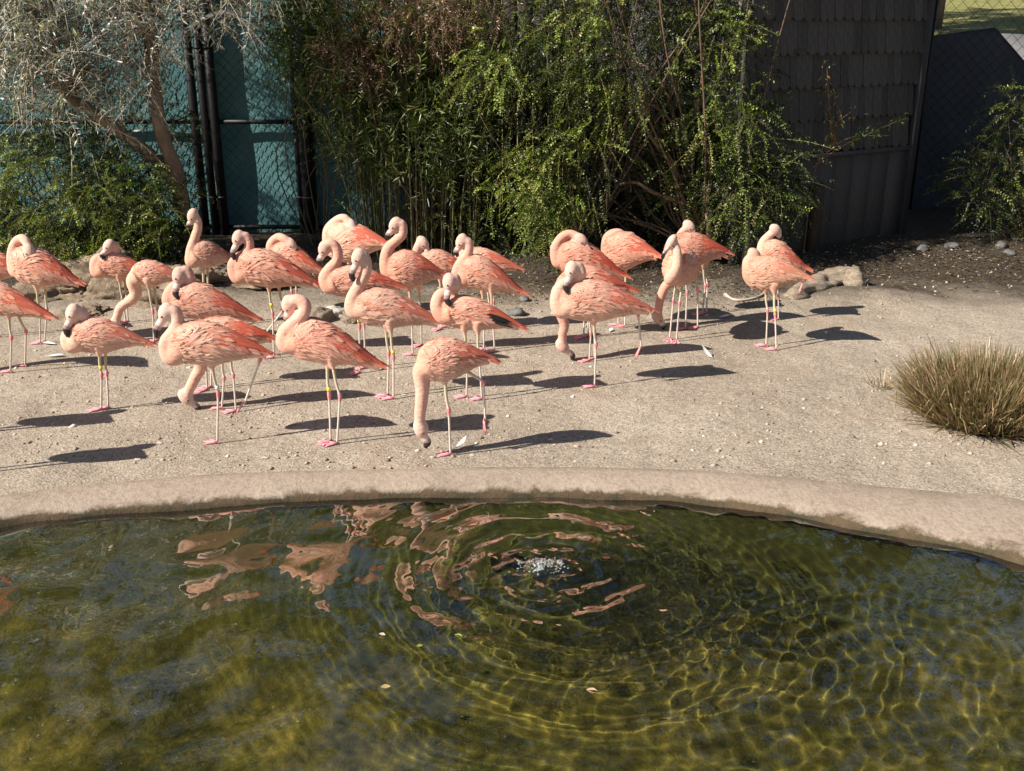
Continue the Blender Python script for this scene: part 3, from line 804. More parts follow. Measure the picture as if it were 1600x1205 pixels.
# main branches seen through the leaves
br = [[(1105, 395), (1100, 350), (1075, 270), (1058, 200), (1040, 140), (1010, 105), (980, 95)], [(1102, 395), (1085, 330), (1020, 300), (990, 285), (960, 290)], [(1110, 395), (1105, 320), (1110, 250), (1090, 180), (1100, 90), (1085, 0)], [(1112, 395), (1122, 330), (1140, 260), (1170, 180), (1160, 60)], [(1100, 395), (1070, 340), (1050, 260), (1010, 200), (1000, 120), (930, 60)], [(1058, 200), (1020, 165), (985, 172), (970, 240)], [(1050, 160), (1010, 180), (985, 260), (985, 300)], [(1108, 395), (1065, 330), (1062, 280), (1045, 240)], [(905, 395), (895, 320), (880, 220), (905, 120), (880, 0)], [(880, 395), (885, 300), (900, 230), (940, 120)]]
for k, a in enumerate(br):
    P = catmull([ypt(x, y, 10.75 + 0.12 * math.sin(2 * k + i)) for i, (x, y) in enumerate(a)], 26)
    P += np.array([[0.012 * fnoise(q, 6, k), 0.012 * fnoise(q, 6, k + 9), 0.01 * fnoise(q, 6, k + 5)] for q in P])
    add_tube(gt, P, np.linspace(0.034 if k < 5 else 0.016, 0.009, 26), 7, (0.20, 0.125, 0.075), caps=False)
stems(gt, ypt(1100, 395, 10.9), in_blobs(40, B1)[0], 0.014, (0.15, 0.10, 0.065), 0.12, 5)
stems(gt, ypt(890, 395, 10.9), in_blobs(24, B1[:3] + B1[4:5])[0], 0.012, (0.13, 0.09, 0.06), 0.12, 5)
obj('branches', gt, M_twig, t).matrix_parent_inverse = t.matrix_world.inverted()
obj('crown', gl, M_leaf, t)
for c in t.children: c.location = -np.array(t.location)

def veg_thing(name, label, base, parts, group=None, cat='shrub'):
    t = thing(name, label, cat, base, 0, group)
    for nm, g_, m_ in parts:
        o = obj(nm, g_, m_, t); o.location = (-base[0], -base[1], -base[2])
    return t

# --- bamboo clump
gl, gt = Geo(), Geo()
nb = 150
bx = np.where(rng.random(nb) < 0.04, rng.uniform(-2.0, -1.6, nb), rng.uniform(-1.65, -0.35, nb)); by = rng.uniform(10.9, 11.75, nb)
LV = []
for k in range(nb):
    hgt = rng.uniform(1.5, 3.1); lean = rng.normal(0, 0.16) + (0.10 if bx[k] > -0.9 else -0.12); ly = rng.normal(-0.05, 0.08)
    P = catmull([(bx[k], by[k], 0.05), (bx[k] + lean * 0.25, by[k] + ly * 0.3, hgt * 0.4), (bx[k] + lean * 0.7, by[k] + ly, hgt * 0.75), (bx[k] + lean * 1.5, by[k] + ly * 2, hgt)], 14)
    cb = np.array([(0.13, 0.14, 0.05), (0.20, 0.17, 0.08), (0.09, 0.10, 0.035), (0.16, 0.12, 0.07)][rng.integers(4)])
    add_tube(gt, P, np.linspace(0.008, 0.003, 14) * rng.uniform(0.7, 1.2), 5, cb, caps=False)
    for q in P[5:]:
        if rng.random() < 0.95: LV.append(q)
LV = np.array(LV)
LV = LV[(LV[:, 2] > 0.95) | (rng.random(len(LV)) < 0.15)]
LV = np.vstack([LV, LV + rng.normal(0, 0.12, LV.shape), LV + rng.normal(0, 0.16, LV.shape) + np.array([0, -0.15, 0])])
d = norm(rng.normal(0, 0.6, LV.shape) + np.array([-0.1, -0.55, 0.2]))
BG = [(0.07, 0.105, 0.025), (0.115, 0.15, 0.035), (0.19, 0.21, 0.06), (0.045, 0.065, 0.018), (0.26, 0.24, 0.10)]
sprays(gl, gt, LV, d, rng.uniform(0.12, 0.3, len(LV)), 9, 0.085, 0.013, BG, [4, 3, 1.2, 3, 0.6], 0.5, 0.75, 0.0014, (0.14, 0.13, 0.05), 3, 0.12)
veg_thing('bamboo_clump', 'dense clump of thin bamboo canes with narrow leaves', (-1.3, 11.3, 0.1), [('canes', gt, M_twig), ('foliage', gl, M_leaf)], cat='bamboo')

# --- leafy vine on the fence post at the left end of the bamboo
gl, gt = Geo(), Geo()
Bv = [blob(470, 40, 11.3, 50, 60, 0.25, 2), blob(505, 100, 11.3, 38, 45, 0.25, 1.2), blob(480, -60, 11.3, 80, 60, 0.4, 1)]
p, o_ = in_blobs(420, Bv, 0.2)
sprays(gl, gt, p, norm(o_ * 0.4 + rng.normal(0, 0.4, p.shape) + np.array([-0.2, -0.4, -0.3])), rng.uniform(0.12, 0.3, len(p)), 12, 0.062, 0.019, [(0.05, 0.10, 0.02), (0.085, 0.15, 0.03), (0.13, 0.18, 0.035), (0.035, 0.06, 0.015)], [3, 3, 1.5, 2], 0.5, 0.8, 0.002, (0.12, 0.1, 0.05), 2, 0.15)
stems(gt, ypt(500, 390, 11.4), in_blobs(9, Bv)[0], 0.009, (0.12, 0.1, 0.06), 0.1, 5)
veg_thing('climbing_vine', 'bright green leafy vine hanging over the fence post beside the gate', tuple(ypt(500, 390, 11.4)[:2]) + (0.1,), [('stems', gt, M_twig), ('foliage', gl, M_leaf)], cat='vine')

# --- dry brown overhanging shrub above the bamboo
gl, gt = Geo(), Geo()
Bd = [blob(610, 50, 10.9, 100, 45, 0.35, 2), blob(700, 30, 10.9, 90, 45, 0.35, 1.3), blob(640, -60, 11.0, 180, 70, 0.5, 1.5), blob(560, 90, 10.9, 60, 35, 0.25, 0.8), blob(740, -10, 10.8, 80, 60, 0.3, 0.8)]
p, o_ = in_blobs(1150, Bd, 0.3)
sprays(gl, gt, p, norm(o_ * 0.5 + rng.normal(0, 0.5, p.shape) + np.array([-0.2, -0.3, -0.2])), rng.uniform(0.14, 0.34, len(p)), 18, 0.036, 0.012, [(0.17, 0.10, 0.06), (0.24, 0.15, 0.10), (0.11, 0.065, 0.04), (0.10, 0.11, 0.03), (0.16, 0.16, 0.05)], [4, 2.5, 3, 1.2, 1], 0.45, 0.8, 0.002, (0.16, 0.10, 0.07), 2, 0.2)
stems(gt, ypt(690, 395, 11.5), in_blobs(14, Bd)[0], 0.016, (0.14, 0.09, 0.06), 0.12, 5)
veg_thing('dry_shrub', 'reddish brown half dead shrub spilling over the top of the bamboo', tuple(ypt(690, 395, 11.5)[:2]) + (0.1,), [('branches', gt, M_twig), ('crown', gl, M_leaf)])

# --- hedge of small leaves at the left, under the olive
gl, gt = Geo(), Geo()
Bh = [blob(90, 290, 10.75, 140, 110, 0.45, 3), blob(220, 320, 10.7, 80, 100, 0.4, 2), blob(-60, 280, 10.8, 120, 130, 0.5, 1.5), blob(150, 200, 11.1, 160, 80, 0.4, 1.3), blob(170, 375, 10.45, 130, 45, 0.22, 1.6), blob(30, 350, 10.4, 90, 60, 0.25, 1.2), blob(255, 385, 10.55, 45, 55, 0.2, 0.6)]
p, o_ = clump(*in_blobs(3600, Bh, 0.4), 12, 0.10)
d = norm(o_ * 0.7 + rng.normal(0, 0.5, p.shape) + np.array([-0.15, -0.3, 0.1]))
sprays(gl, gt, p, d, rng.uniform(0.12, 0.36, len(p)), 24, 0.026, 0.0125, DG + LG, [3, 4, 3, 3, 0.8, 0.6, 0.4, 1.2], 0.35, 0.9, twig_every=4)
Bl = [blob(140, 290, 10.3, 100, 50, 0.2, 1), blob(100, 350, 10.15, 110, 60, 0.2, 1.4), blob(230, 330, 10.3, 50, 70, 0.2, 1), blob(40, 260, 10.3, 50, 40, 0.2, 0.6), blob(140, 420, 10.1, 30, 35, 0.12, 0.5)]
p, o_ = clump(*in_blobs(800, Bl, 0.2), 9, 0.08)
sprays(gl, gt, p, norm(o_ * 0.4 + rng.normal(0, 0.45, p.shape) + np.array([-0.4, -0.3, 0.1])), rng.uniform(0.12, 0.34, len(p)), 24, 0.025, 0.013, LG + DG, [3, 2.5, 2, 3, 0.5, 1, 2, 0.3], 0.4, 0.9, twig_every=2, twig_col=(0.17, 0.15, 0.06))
stems(gt, ypt(120, 430, 10.8), in_blobs(26, Bh)[0], 0.014, (0.13, 0.09, 0.06), 0.1, 5)
stems(gt, ypt(240, 430, 10.8), in_blobs(14, Bh)[0], 0.012, (0.13, 0.09, 0.06), 0.1, 5)
veg_thing('hedge_shrub', 'dense small leaved green shrub behind the rocky earth bank', (-4.4, 10.8, 0.1), [('branches', gt, M_twig), ('crown', gl, M_leaf)])

# --- olive tree: slender leaning trunk, forked limb and silvery leaves
gt, gb, gl = Geo(), Geo(), Geo()
def limb(g_, pts, r0, r1, n=30, sides=10, seed=0):
    P = catmull([ypt(x, y, Y) for x, y, Y in pts], n)
    P = P + np.array([[0.018 * fnoise(q, 3, seed), 0.018 * fnoise(q, 3, seed + 4), 0.0] for q in P])
    rr = np.linspace(r0, r1, n) * np.array([1 + 0.16 * fnoise(q, 5, seed + 2) for q in P])
    add_tube(g_, P, rr, sides, (1, 1, 1)); return P
limb(gt, [(297, 400, 10.75), (288, 330, 10.7), (275, 270, 10.6), (248, 190, 10.5), (239, 110, 10.5), (230, 0, 10.5), (215, -160, 10.5), (190, -330, 10.5)], 0.085, 0.05, 50, 12, 1)
limb(gt, [(283, 310, 10.68), (255, 262, 10.6), (200, 215, 10.5), (140, 172, 10.4), (104, 150, 10.35), (85, 110, 10.3), (60, 40, 10.3), (20, -60, 10.3), (-60, -200, 10.3)], 0.06, 0.05, 40, 10, 3)
limb(gb, [(104, 150, 10.35), (95, 120, 10.3), (75, 60, 10.2), (95, 0, 10.2)], 0.04, 0.02, 24, 8, 5)
limb(gb, [(240, 100, 10.5), (300, 40, 10.6), (360, 20, 10.7), (410, 70, 10.9)], 0.024, 0.012, 24, 8, 7)
limb(gb, [(236, 60, 10.5), (200, 20, 10.3), (150, 60, 10.2), (120, 90, 10.1)], 0.02, 0.008, 24, 8, 9)
limb(gb, [(230, 10, 10.5), (290, -40, 10.5), (350, -90, 10.5)], 0.03, 0.015, 24, 8, 11)
limb(gb, [(60, 30, 10.3), (0, 60, 10.2), (-60, 120, 10.2)], 0.03, 0.012, 24, 8, 12)
Bo = [blob(120, 70, 10.2, 140, 80, 0.5, 3), blob(30, 60, 10.2, 90, 100, 0.5, 2), blob(200, 40, 10.2, 60, 50, 0.4, 0.5), blob(190, -70, 11.2, 90, 55, 0.3, 1.5), blob(260, -95, 11.2, 80, 45, 0.3, 1.2), blob(120, -60, 10.3, 260, 90, 0.8, 3), blob(-120, -20, 10.3, 150, 130, 0.6, 1.6), blob(20, -200, 10.3, 260, 110, 0.9, 2.2), blob(330, 5, 10.5, 75, 22, 0.3, 0.5), blob(390, -70, 10.6, 110, 40, 0.4, 0.8), blob(100, 160, 10.15, 110, 45, 0.3, 0.5)]
p, o_ = clump(*in_blobs(2300, Bo, 0.2), 9, 0.12)
SV = [(0.25, 0.265, 0.225), (0.38, 0.39, 0.36), (0.13, 0.15, 0.11), (0.52, 0.53, 0.50), (0.19, 0.175, 0.13), (0.05, 0.06, 0.04)]
sprays(gl, gb, p, norm(o_ * 0.5 + rng.normal(0, 0.6, p.shape) + np.array([0, -0.25, -0.1])), rng.uniform(0.2, 0.5, len(p)), 10, 0.070, 0.016, SV, [3, 2.5, 3, 1.5, 1, 3], 0.25, 0.8, 0.0028, (0.40, 0.34, 0.27), 1, 0.12)
# twiggy tangles
stems(gb, ypt(100, 140, 10.3), in_blobs(40, Bo[:3])[0], 0.010, (0.22, 0.18, 0.14), 0.12, 5)
stems(gb, ypt(232, 20, 10.5), in_blobs(40, Bo[:5])[0], 0.010, (0.22, 0.18, 0.14), 0.12, 5)
M_olive = mat_noise('olive_bark', (0.11, 0.075, 0.05), (0.30, 0.215, 0.15), 8, 0.85, 30, 0.8, 0.012, (1, 1, 0.35))
b = ypt(297, 400, 10.75)
veg_thing('olive_tree', 'olive tree with a leaning forked trunk and silvery grey leaves', (b[0], b[1], 0.1), [('trunk', gt, M_olive), ('branches', gb, M_twig), ('crown', gl, M_leaf)], cat='tree')

# --- young plant with orange leaves by the shed
gl, gt = Geo(), Geo()
pts = [[(1262, 330), (1275, 262), (1300, 225), (1297, 180), (1292, 105)], [(1270, 262), (1310, 232), (1360, 208), (1412, 185)], [(1275, 258), (1300, 200), (1330, 175)], [(1290, 240), (1330, 215), (1390, 212)]]
for k, a in enumerate(pts):
    P = catmull([ypt(x, y, 11.0) for x, y in a], 20)
    if k == 0: P[0, 2] = 0.1
    add_tube(gt, P, np.linspace(0.008, 0.0025, 20), 5, (0.16, 0.10, 0.06), caps=False)
    m = 95 if k < 2 else 40
    ii = rng.integers(9 if k < 2 else 6, 20, m)
    pal, wt = ([(0.12, 0.17, 0.04), (0.34, 0.17, 0.03), (0.24, 0.13, 0.05), (0.19, 0.2, 0.07)], [2, 2, 2, 1]) if k in (0, 2) else ([(0.06, 0.09, 0.02), (0.10, 0.14, 0.03)], [2, 1])
    add_leaves(gl, P[ii] + rng.normal(0, 0.035, (m, 3)), rand_unit(m) + np.array([0.1, -0.2, -0.2]), rand_unit(m) + np.array([0, -0.3, 1]), rng.uniform(0.035, 0.07, m), rng.uniform(0.013, 0.022, m), np.clip(colmix(m, pal, wt), 0, 1))
veg_thing('sapling', 'thin sapling with orange tinged leaves against the shed shingles', tuple(ypt(1262, 385, 11.0)[:2]) + (0.1,), [('stems', gt, M_twig), ('foliage', gl, M_leaf)], cat='sapling')

# --- shrub at the right edge
gl, gt = Geo(), Geo()
Br = [blob(1610, 230, 11.6, 70, 90, 0.4, 2), blob(1560, 280, 11.7, 60, 60, 0.35, 1.3), blob(1640, 320, 11.5, 60, 60, 0.35, 1), blob(1590, 165, 11.5, 30, 40, 0.2, 0.5), blob(1520, 290, 12.0, 50, 50, 0.3, 0.8), blob(1690, 230, 11.6, 90, 110, 0.4, 1.5)]
p, o_ = in_blobs(950, Br, 0.3)
sprays(gl, gt, p, norm(o_ * 0.6 + rng.normal(0, 0.5, p.shape) + np.array([-0.1, -0.2, 0.1])), rng.uniform(0.15, 0.4, len(p)), 22, 0.032, 0.014, DG + LG, [3, 4, 3, 3, 0.8, 0.8, 0.3, 1], 0.35, 0.9, twig_every=3)
stems(gt, ypt(1600, 400, 11.7), in_blobs(18, Br)[0], 0.012, (0.13, 0.09, 0.06), 0.1, 5)
veg_thing('shaded_shrub', 'green shrub growing in front of the dark screened fence', tuple(ypt(1600, 400, 11.7)[:2]) + (0.1,), [('branches', gt, M_twig), ('crown', gl, M_leaf)])

# --- tall trees beyond the fence (seen mirrored in the pond)
def tall_tree(x, y, h, rad, nl, label, pal):
    gt, gl = Geo(), Geo()
    z0 = 0.10 + 2.25 / (1 + math.exp(-(y - 17.5))) + 0.05 * max(0, y - 20) - 0.1
    P = catmull([(x, y, z0), (x + 0.15, y, z0 + h * 0.35), (x - 0.1, y + 0.1, z0 + h * 0.7), (x, y, z0 + h)], 24)
    add_tube(gt, P, np.linspace(0.3, 0.05, 24), 10)
    bl = []
    for k in range(26):
        f = rng.uniform(0.2, 1.0); a = rng.uniform(0, 6.28); rr = rad * (1.15 - 0.75 * f) * rng.uniform(0.35, 0.9)
        c = np.array([x + math.cos(a) * rr, y + math.sin(a) * rr, z0 + h * f])
        bl.append((c, np.array([rad * 0.42, rad * 0.42, rad * 0.34]) * rng.uniform(0.7, 1.2), 1))
        q = P[int(min(23, max(2, (f - 0.12) * 23)))]
        add_tube(gt, catmull([q, (q + c) / 2 + np.array([0, 0, 0.2]), c], 10), np.linspace(0.07, 0.02, 10), 6, caps=False)
    p, o_ = in_blobs(nl, bl, 0.4)
    sprays(gl, None, p, norm(o_ + rng.normal(0, 0.5, p.shape)), rng.uniform(0.3, 0.7, len(p)), 9, 0.24, 0.10, pal, [2] * len(pal), 0.3, 0.9)
    veg_thing('tall_tree', label, (x, y, z0), [('trunk', gt, M_bark), ('crown', gl, M_leaf)], 'trees beyond the fence', 'tree')
for (x, y, h, rad, nl, label) in [(-9.5, 17.5, 11, 2.6, 900, 'tall dark tree rising beyond the fence, behind the olive tree'), (-5.8, 18.5, 10, 2.3, 850, 'tall dark tree beyond the teal screened fence'), (0.6, 16.5, 11, 2.3, 950, 'tall dark tree rising directly behind the board fence'), (3.6, 19.5, 12, 2.8, 950, 'tall dark tree behind the shed roof'), (8.0, 21.0, 11, 2.6, 850, 'tall dark tree on the grassy slope beyond the dark screened fence'), (-1.6, 21.0, 9, 2.0, 700, 'tall tree rising behind the bamboo clump'), (13, 23, 12, 3, 800, 'tall tree high on the dry grassy slope'), (-14, 21, 12, 3, 800, 'broad tall tree at the end of the fence line')]:
    tall_tree(x, y, h * 1.5, rad * 1.15, int(nl * 1.25), label, [(0.03, 0.05, 0.014), (0.05, 0.08, 0.02), (0.08, 0.11, 0.03)])

# --- tussock of dry grass on the sand
def tussock(base, n, rad, hgt, label):
    g = Geo(); pal = np.array([(0.30, 0.215, 0.125), (0.20, 0.135, 0.08), (0.12, 0.125, 0.04), (0.40, 0.30, 0.18), (0.075, 0.085, 0.025), (0.14, 0.075, 0.042)])
    for k in range(n):
        a = rng.uniform(0, 6.28); q = math.sqrt(rng.random()); rr = rad * 0.62 * q
        b = np.array([math.cos(a) * rr, math.sin(a) * rr * 0.8, -0.01])
        el = (0.95 * q) * rng.uniform(0.5, 1.15)
        L = hgt * rng.uniform(0.6, 1.08)
        a2 = a + rng.normal(0, 0.35)
        tip = b + np.array([math.cos(a2) * math.sin(el), math.sin(a2) * math.sin(el), math.cos(el)]) * L + rng.normal(0, 0.03, 3)
        tip[2] = max(tip[2], 0.03)
        mid = (b + tip) / 2 + np.array([0, 0, 0.04 * L]) + rng.normal(0, 0.012, 3)
        P = catmull([b, mid, tip], 5)
        if rng.random() < 0.22: P[4] = P[3] + rng.normal(0, 0.05, 3) + np.array([0, 0, -0.03])
        if rng.random() < 0.06: P[:, 2] = np.maximum(0.012, P[:, 2] * 0.25); 
        wv = norm(rng.normal(0, 1, 3) * np.array([1, 1, 0.2]))
        wd = np.array([1, 1.1, 1, 0.7, 0.15])[:, None] * rng.uniform(0.0016, 0.0050)
        V = np.stack([P - wv * wd, P + wv * wd], 1).reshape(-1, 3)
        c = pal[rng.choice(6, p=[.26, .22, .17, .13, .12, .1])] * rng.uniform(0.65, 1.3)
        cc_ = np.repeat(np.array([0.8, 0.9, 1.0, 1.1, 1.2]), 2)[:, None] * c
        i = np.arange(4)[:, None] * 2
        g.add(V, i + np.array([[0, 1, 3, 2]]), None, np.clip(cc_, 0, 1))
    t = thing('grass_tussock', label, 'grass', (base[0], base[1], base[2]))
    o = obj('blades', g, M_leaf, t); o['kind'] = 'stuff'
    return t
b = gpt(1545, 655)
tussock((b[0], b[1], 0.0), 9500, 0.64, 0.44, 'dome shaped tussock of dry straw coloured grass on the sand')
b = gpt(1376, 606)
tussock((b[0], b[1], 0.0), 26, 0.10, 0.14, 'tiny withered grass sprig on the open sand beside the tussock')
# ---------------------------------------------------------------- flamingos
U_ = np.array([0, .03, .1, .2, .35, .5, .65, .8, .92, 1])
TP = np.array([0, .40, .68, .88, .97, .93, .76, .50, .27, .10])
BP = np.array([0, .40, .72, .92, .97, .86, .56, .31, .18, .10])
WP = np.array([0, .38, .66, .88, .97, .93, .75, .50, .27, .06])

C_PEACH = np.array([0.57, 0.265, 0.18]); C_NECK = np.array([0.60, 0.325, 0.245]); C_HEAD = np.array([0.60, 0.38, 0.31])
C_CORAL = np.array([0.54, 0.118, 0.066]); C_RED = np.array([0.45, 0.058, 0.032]); C_PALE = np.array([0.67, 0.42, 0.315])

class Torso:
    def __init__(s, F, zt, zb, T, wf=0.63):
        s.F, s.T = F, T; s.zm = (zt + zb) / 2; s.A = zt - s.zm; s.B = s.zm - zb
        s.W = wf * (zt - zb) / 2
    def rng_(s, u):
        u = np.clip(u, 0, 1)
        a = s.F * (1 - u) + s.T[0] * u
        ch = s.zm + (s.T[1] - s.zm) * np.clip((u - 0.3) / 0.7, 0, 1) ** 1.25
        top = ch + s.A * np.interp(u, U_, TP); bot = ch - s.B * np.interp(u, U_, BP)
        w_ = s.W * np.interp(u, U_, WP)
        return a, top, bot, w_
    def surf(s, u, ph):
        """ph from the back ridge (0) to the belly (pi); left side positive"""
        ex = np.maximum(np.asarray(u) - 0.94, 0)
        a, top, bot, w_ = s.rng_(np.minimum(u, 0.94))
        a = a + (s.T[0] - s.F) * ex
        c = (top + bot) / 2 - ex * abs(s.T[0] - s.F) * 0.55; h = (top - bot) / 2
        return np.stack([a, w_ * np.sin(ph), c + h * np.cos(ph)], -1)
    def normal(s, u, ph):
        e = 1e-3
        du = s.surf(u + e, ph) - s.surf(np.maximum(u - e, 0), ph)
        dp = s.surf(u, ph + e) - s.surf(u, ph - e)
        n_ = norm(np.cross(du, dp))
        c = s.surf(u, ph); a, top, bot, w_ = s.rng_(u)
        ctr = np.stack([a, np.zeros_like(a), (top + bot) / 2], -1)
        sg = np.sign(np.sum(n_ * (c - ctr), -1, keepdims=True)); sg[sg == 0] = 1
        return n_ * sg

def add_feathers(g, ts, u0, ph0, du, dph, L, W, cb, ct, lift0, lift1, rg, nt=6):
    """feathers that follow the torso: arrays over feathers"""
    n = len(u0); t = np.linspace(0, 1, nt)[None]
    scale = abs(ts.F - ts.T[0])
    uu = np.clip(u0[:, None] + du[:, None] * t * L[:, None] / scale, 0.02, 1.12)
    pp = ph0[:, None] + dph[:, None] * t
    c = ts.surf(uu, pp); nn = ts.normal(uu, pp)
    tang = norm(np.gradient(c, axis=1)); side = norm(np.cross(nn, tang))
    shp = np.array([0.55, 0.92, 1.0, 0.95, 0.72, 0.16])[None, :, None]
    lift = (lift0[:, None] + (lift1 - lift0)[:, None] * t ** 1.4)[..., None]
    tw = rg.normal(0, 0.10, n)[:, None, None]
    mid = c + nn * (lift + 0.0035)
    lf = c + side * shp * W[:, None, None] / 2 + nn * (lift + tw * W[:, None, None] * 0.5)
    rt = c - side * shp * W[:, None, None] / 2 + nn * (lift - tw * W[:, None, None] * 0.5)
    V = np.stack([lf, mid, rt], 2).reshape(-1, 3)
    k = (np.arange(n)[:, None, None] * nt + np.arange(nt - 1)[None, :, None]) * 3
    Q = np.concatenate([k + np.array([0, 1, 4, 3]), k + np.array([1, 2, 5, 4])], 1).reshape(-1, 4)
    tt = np.linspace(0, 1, nt)[None, :, None] ** 0.8
    col = cb[:, None] * (1 - tt) + ct[:, None] * tt
    col = np.repeat(col[:, :, None], 3, 2); col[:, :, 1] *= 0.94
    g.add(V, Q, None, np.clip(col.reshape(-1, 3), 0, 1))

def make_wing(ts, sg, rg, red, ruffle, black):
    g = Geo(); U, PH, DU, DP, LL, WW, CB, CT, L0, L1 = [], [], [], [], [], [], [], [], [], []
    sc = abs(ts.F - ts.T[0]) / 0.58
    for u in np.linspace(0.80, 0.11, 21):
        phmax = np.interp(u, [0.1, 0.25, 0.5, 0.8], [1.0, 1.55, 1.65, 1.25])
        phmin = 0.10 if u > 0.22 else 0.35
        m = max(4, int((phmax - phmin) / 0.088))
        for q in np.linspace(phmin, phmax, m):
            U.append(u + rg.normal(0, 0.014)); PH.append(q + rg.normal(0, 0.045))
            DU.append(1.0)
            f = (q - phmin) / (phmax - phmin)
            swirl = 0.38 * math.sin(u * 9 + f * 3.0 + rg.normal(0, 0.25)) * ruffle
            DP.append(0.10 + 0.25 * (u - 0.2) + swirl + rg.normal(0, 0.10 * ruffle) - 0.25 * max(0, f - 0.7))
            lng = 0.070 + 0.06 * max(0, (u - 0.3)); LL.append(lng * sc * rg.uniform(0.85, 1.2)); WW.append((0.0185 + 0.005 * (u > 0.5)) * sc * rg.uniform(0.8, 1.15))
            k = np.clip((u - 0.25) / 0.45, 0, 1) * (0.55 + 0.45 * (f < 0.75))
            jit = rg.normal(0, 0.08)
            base = C_CORAL * (1 - 0.3 * k) + C_RED * 0.3 * k
            jit = rg.normal(0, 0.16); jit -= 0.12; tip = C_PALE * 1.06 * (1 - np.clip(k * red + jit, 0, 1)) + C_CORAL * np.clip(k * red + jit, 0, 1)
            mixb = np.clip(0.55 + 0.5 * k * red + rg.normal(0, 0.15), 0.05, 1)
            CB.append((C_PEACH * (1 - mixb) + base * mixb) * rg.uniform(0.9, 1.08)); CT.append(tip * rg.uniform(0.92, 1.08))
            L0.append(0.001); L1.append((rg.uniform(0.001, 0.005) if rg.random() < 0.88 else rg.uniform(0.005, 0.011)) * ruffle + 0.0005)
    # long rear coverts and tertials sweeping to the tail
    for k in range(26):
        f = k / 25
        U.append(0.56 + rg.normal(0, 0.02)); PH.append(0.12 + 1.35 * f); DU.append(1.0); DP.append(-0.10 - 0.55 * f + rg.normal(0, 0.05))
        LL.append((0.285 - 0.06 * f) * sc * rg.uniform(0.8, 1.1)); WW.append(0.022 * sc)
        r_ = np.clip(red * rg.uniform(0.85, 1.35), 0, 1)
        CB.append(C_CORAL * rg.uniform(0.8, 1.25)); CT.append((C_PEACH * (1 - r_) + (C_CORAL * 0.35 + C_RED * 0.65) * r_)); L0.append(0.003); L1.append(rg.uniform(0.004, 0.014))
    ar = [np.array(z) for z in (U, PH, DU, DP, LL, WW, CB, CT, L0, L1)]
    ar[1] = ar[1] * sg; ar[3] = ar[3] * sg
    add_feathers(g, ts, *ar, rg)
    if black:
        n = 4
        add_feathers(g, ts, np.full(n, 0.60) + 0.03 * np.arange(n), sg * np.linspace(1.2, 1.75, n), np.ones(n), sg * np.full(n, -0.15), np.array([.16, .13, .11, .12]) * sc, np.full(n, 0.017), np.tile([0.02, 0.017, 0.016], (n, 1)), np.tile([0.015, 0.013, 0.013], (n, 1)), np.full(n, 0.010), np.array([.025, .03, .02, .045]), rg)
    return g

def ellipsoid(c, ax, ay, az, rx, ry, rz, ns=12, nr=9):
    th = np.linspace(0, math.pi, nr); ph = np.arange(ns) * 2 * math.pi / ns
    P = [(math.cos(t) * rx, math.sin(t) * math.cos(p) * ry, math.sin(t) * math.sin(p) * rz) for t in th for p in ph]
    P = np.array(P); V = c + P[:, :1] * ax + P[:, 1:2] * ay + P[:, 2:] * az
    k = np.arange(nr - 1)[:, None] * ns; j = np.arange(ns)[None]; j2 = (j + 1) % ns
    return V, np.stack([k + j, k + j2, k + ns + j2, k + ns + j], -1).reshape(-1, 4)

def add_foot(g, p, fw, col, lifted=None, s=1.0):
    """webbed three-toed foot at p; fw = forward unit vector (3), lifted = direction of the hanging toes"""
    up = np.array([0, 0, 1.0])
    if lifted is not None:
        fw = norm(lifted); up = norm(np.cross(np.cross(fw, [0.3, 0.2, 1]), fw)); spread = 0.16
    else: spread = 0.50
    sd = np.cross(up, fw)
    L = 0.092 * s
    tips = [p + (fw * math.cos(a) + sd * math.sin(a)) * L * k for a, k in ((-spread, 0.92), (0.0, 1.05), (spread, 0.92))]
    for q in tips:
        d = norm(q - p)
        P = np.array([p + up * 0.010, p + d * L * 0.3 + up * 0.0085, p + d * L * 0.65 + up * 0.007, q + up * 0.004])
        add_tube(g, P, np.array([0.0085, 0.0065, 0.006, 0.0025]) * s, 6, col, 1)
    # web: slightly sagging sheet with thickness
    m1 = p + (fw * math.cos(spread / 2) + -sd * math.sin(spread / 2)) * L * 0.72; m2 = p + (fw * math.cos(spread / 2) + sd * math.sin(spread / 2)) * L * 0.72
    top = [p, tips[0], m1, tips[1], m2, tips[2]]
    V = [q + up * 0.0055 for q in top] + [q + up * 0.0005 for q in top]
    g.add(V, None, [[0, 1, 2], [0, 2, 3], [0, 3, 4], [0, 4, 5], [6, 8, 7], [6, 9, 8], [6, 10, 9], [6, 11, 10], [1, 7, 8], [1, 8, 2], [2, 8, 9], [2, 9, 3], [3, 9, 10], [3, 10, 4], [4, 10, 11], [4, 11, 5]], np.array(col) * 0.92, 1)
    hb = p - fw * 0.018 * s
    add_tube(g, np.array([p + up * 0.012, hb + up * 0.008]), np.array([0.007, 0.003]), 6, col, 1)

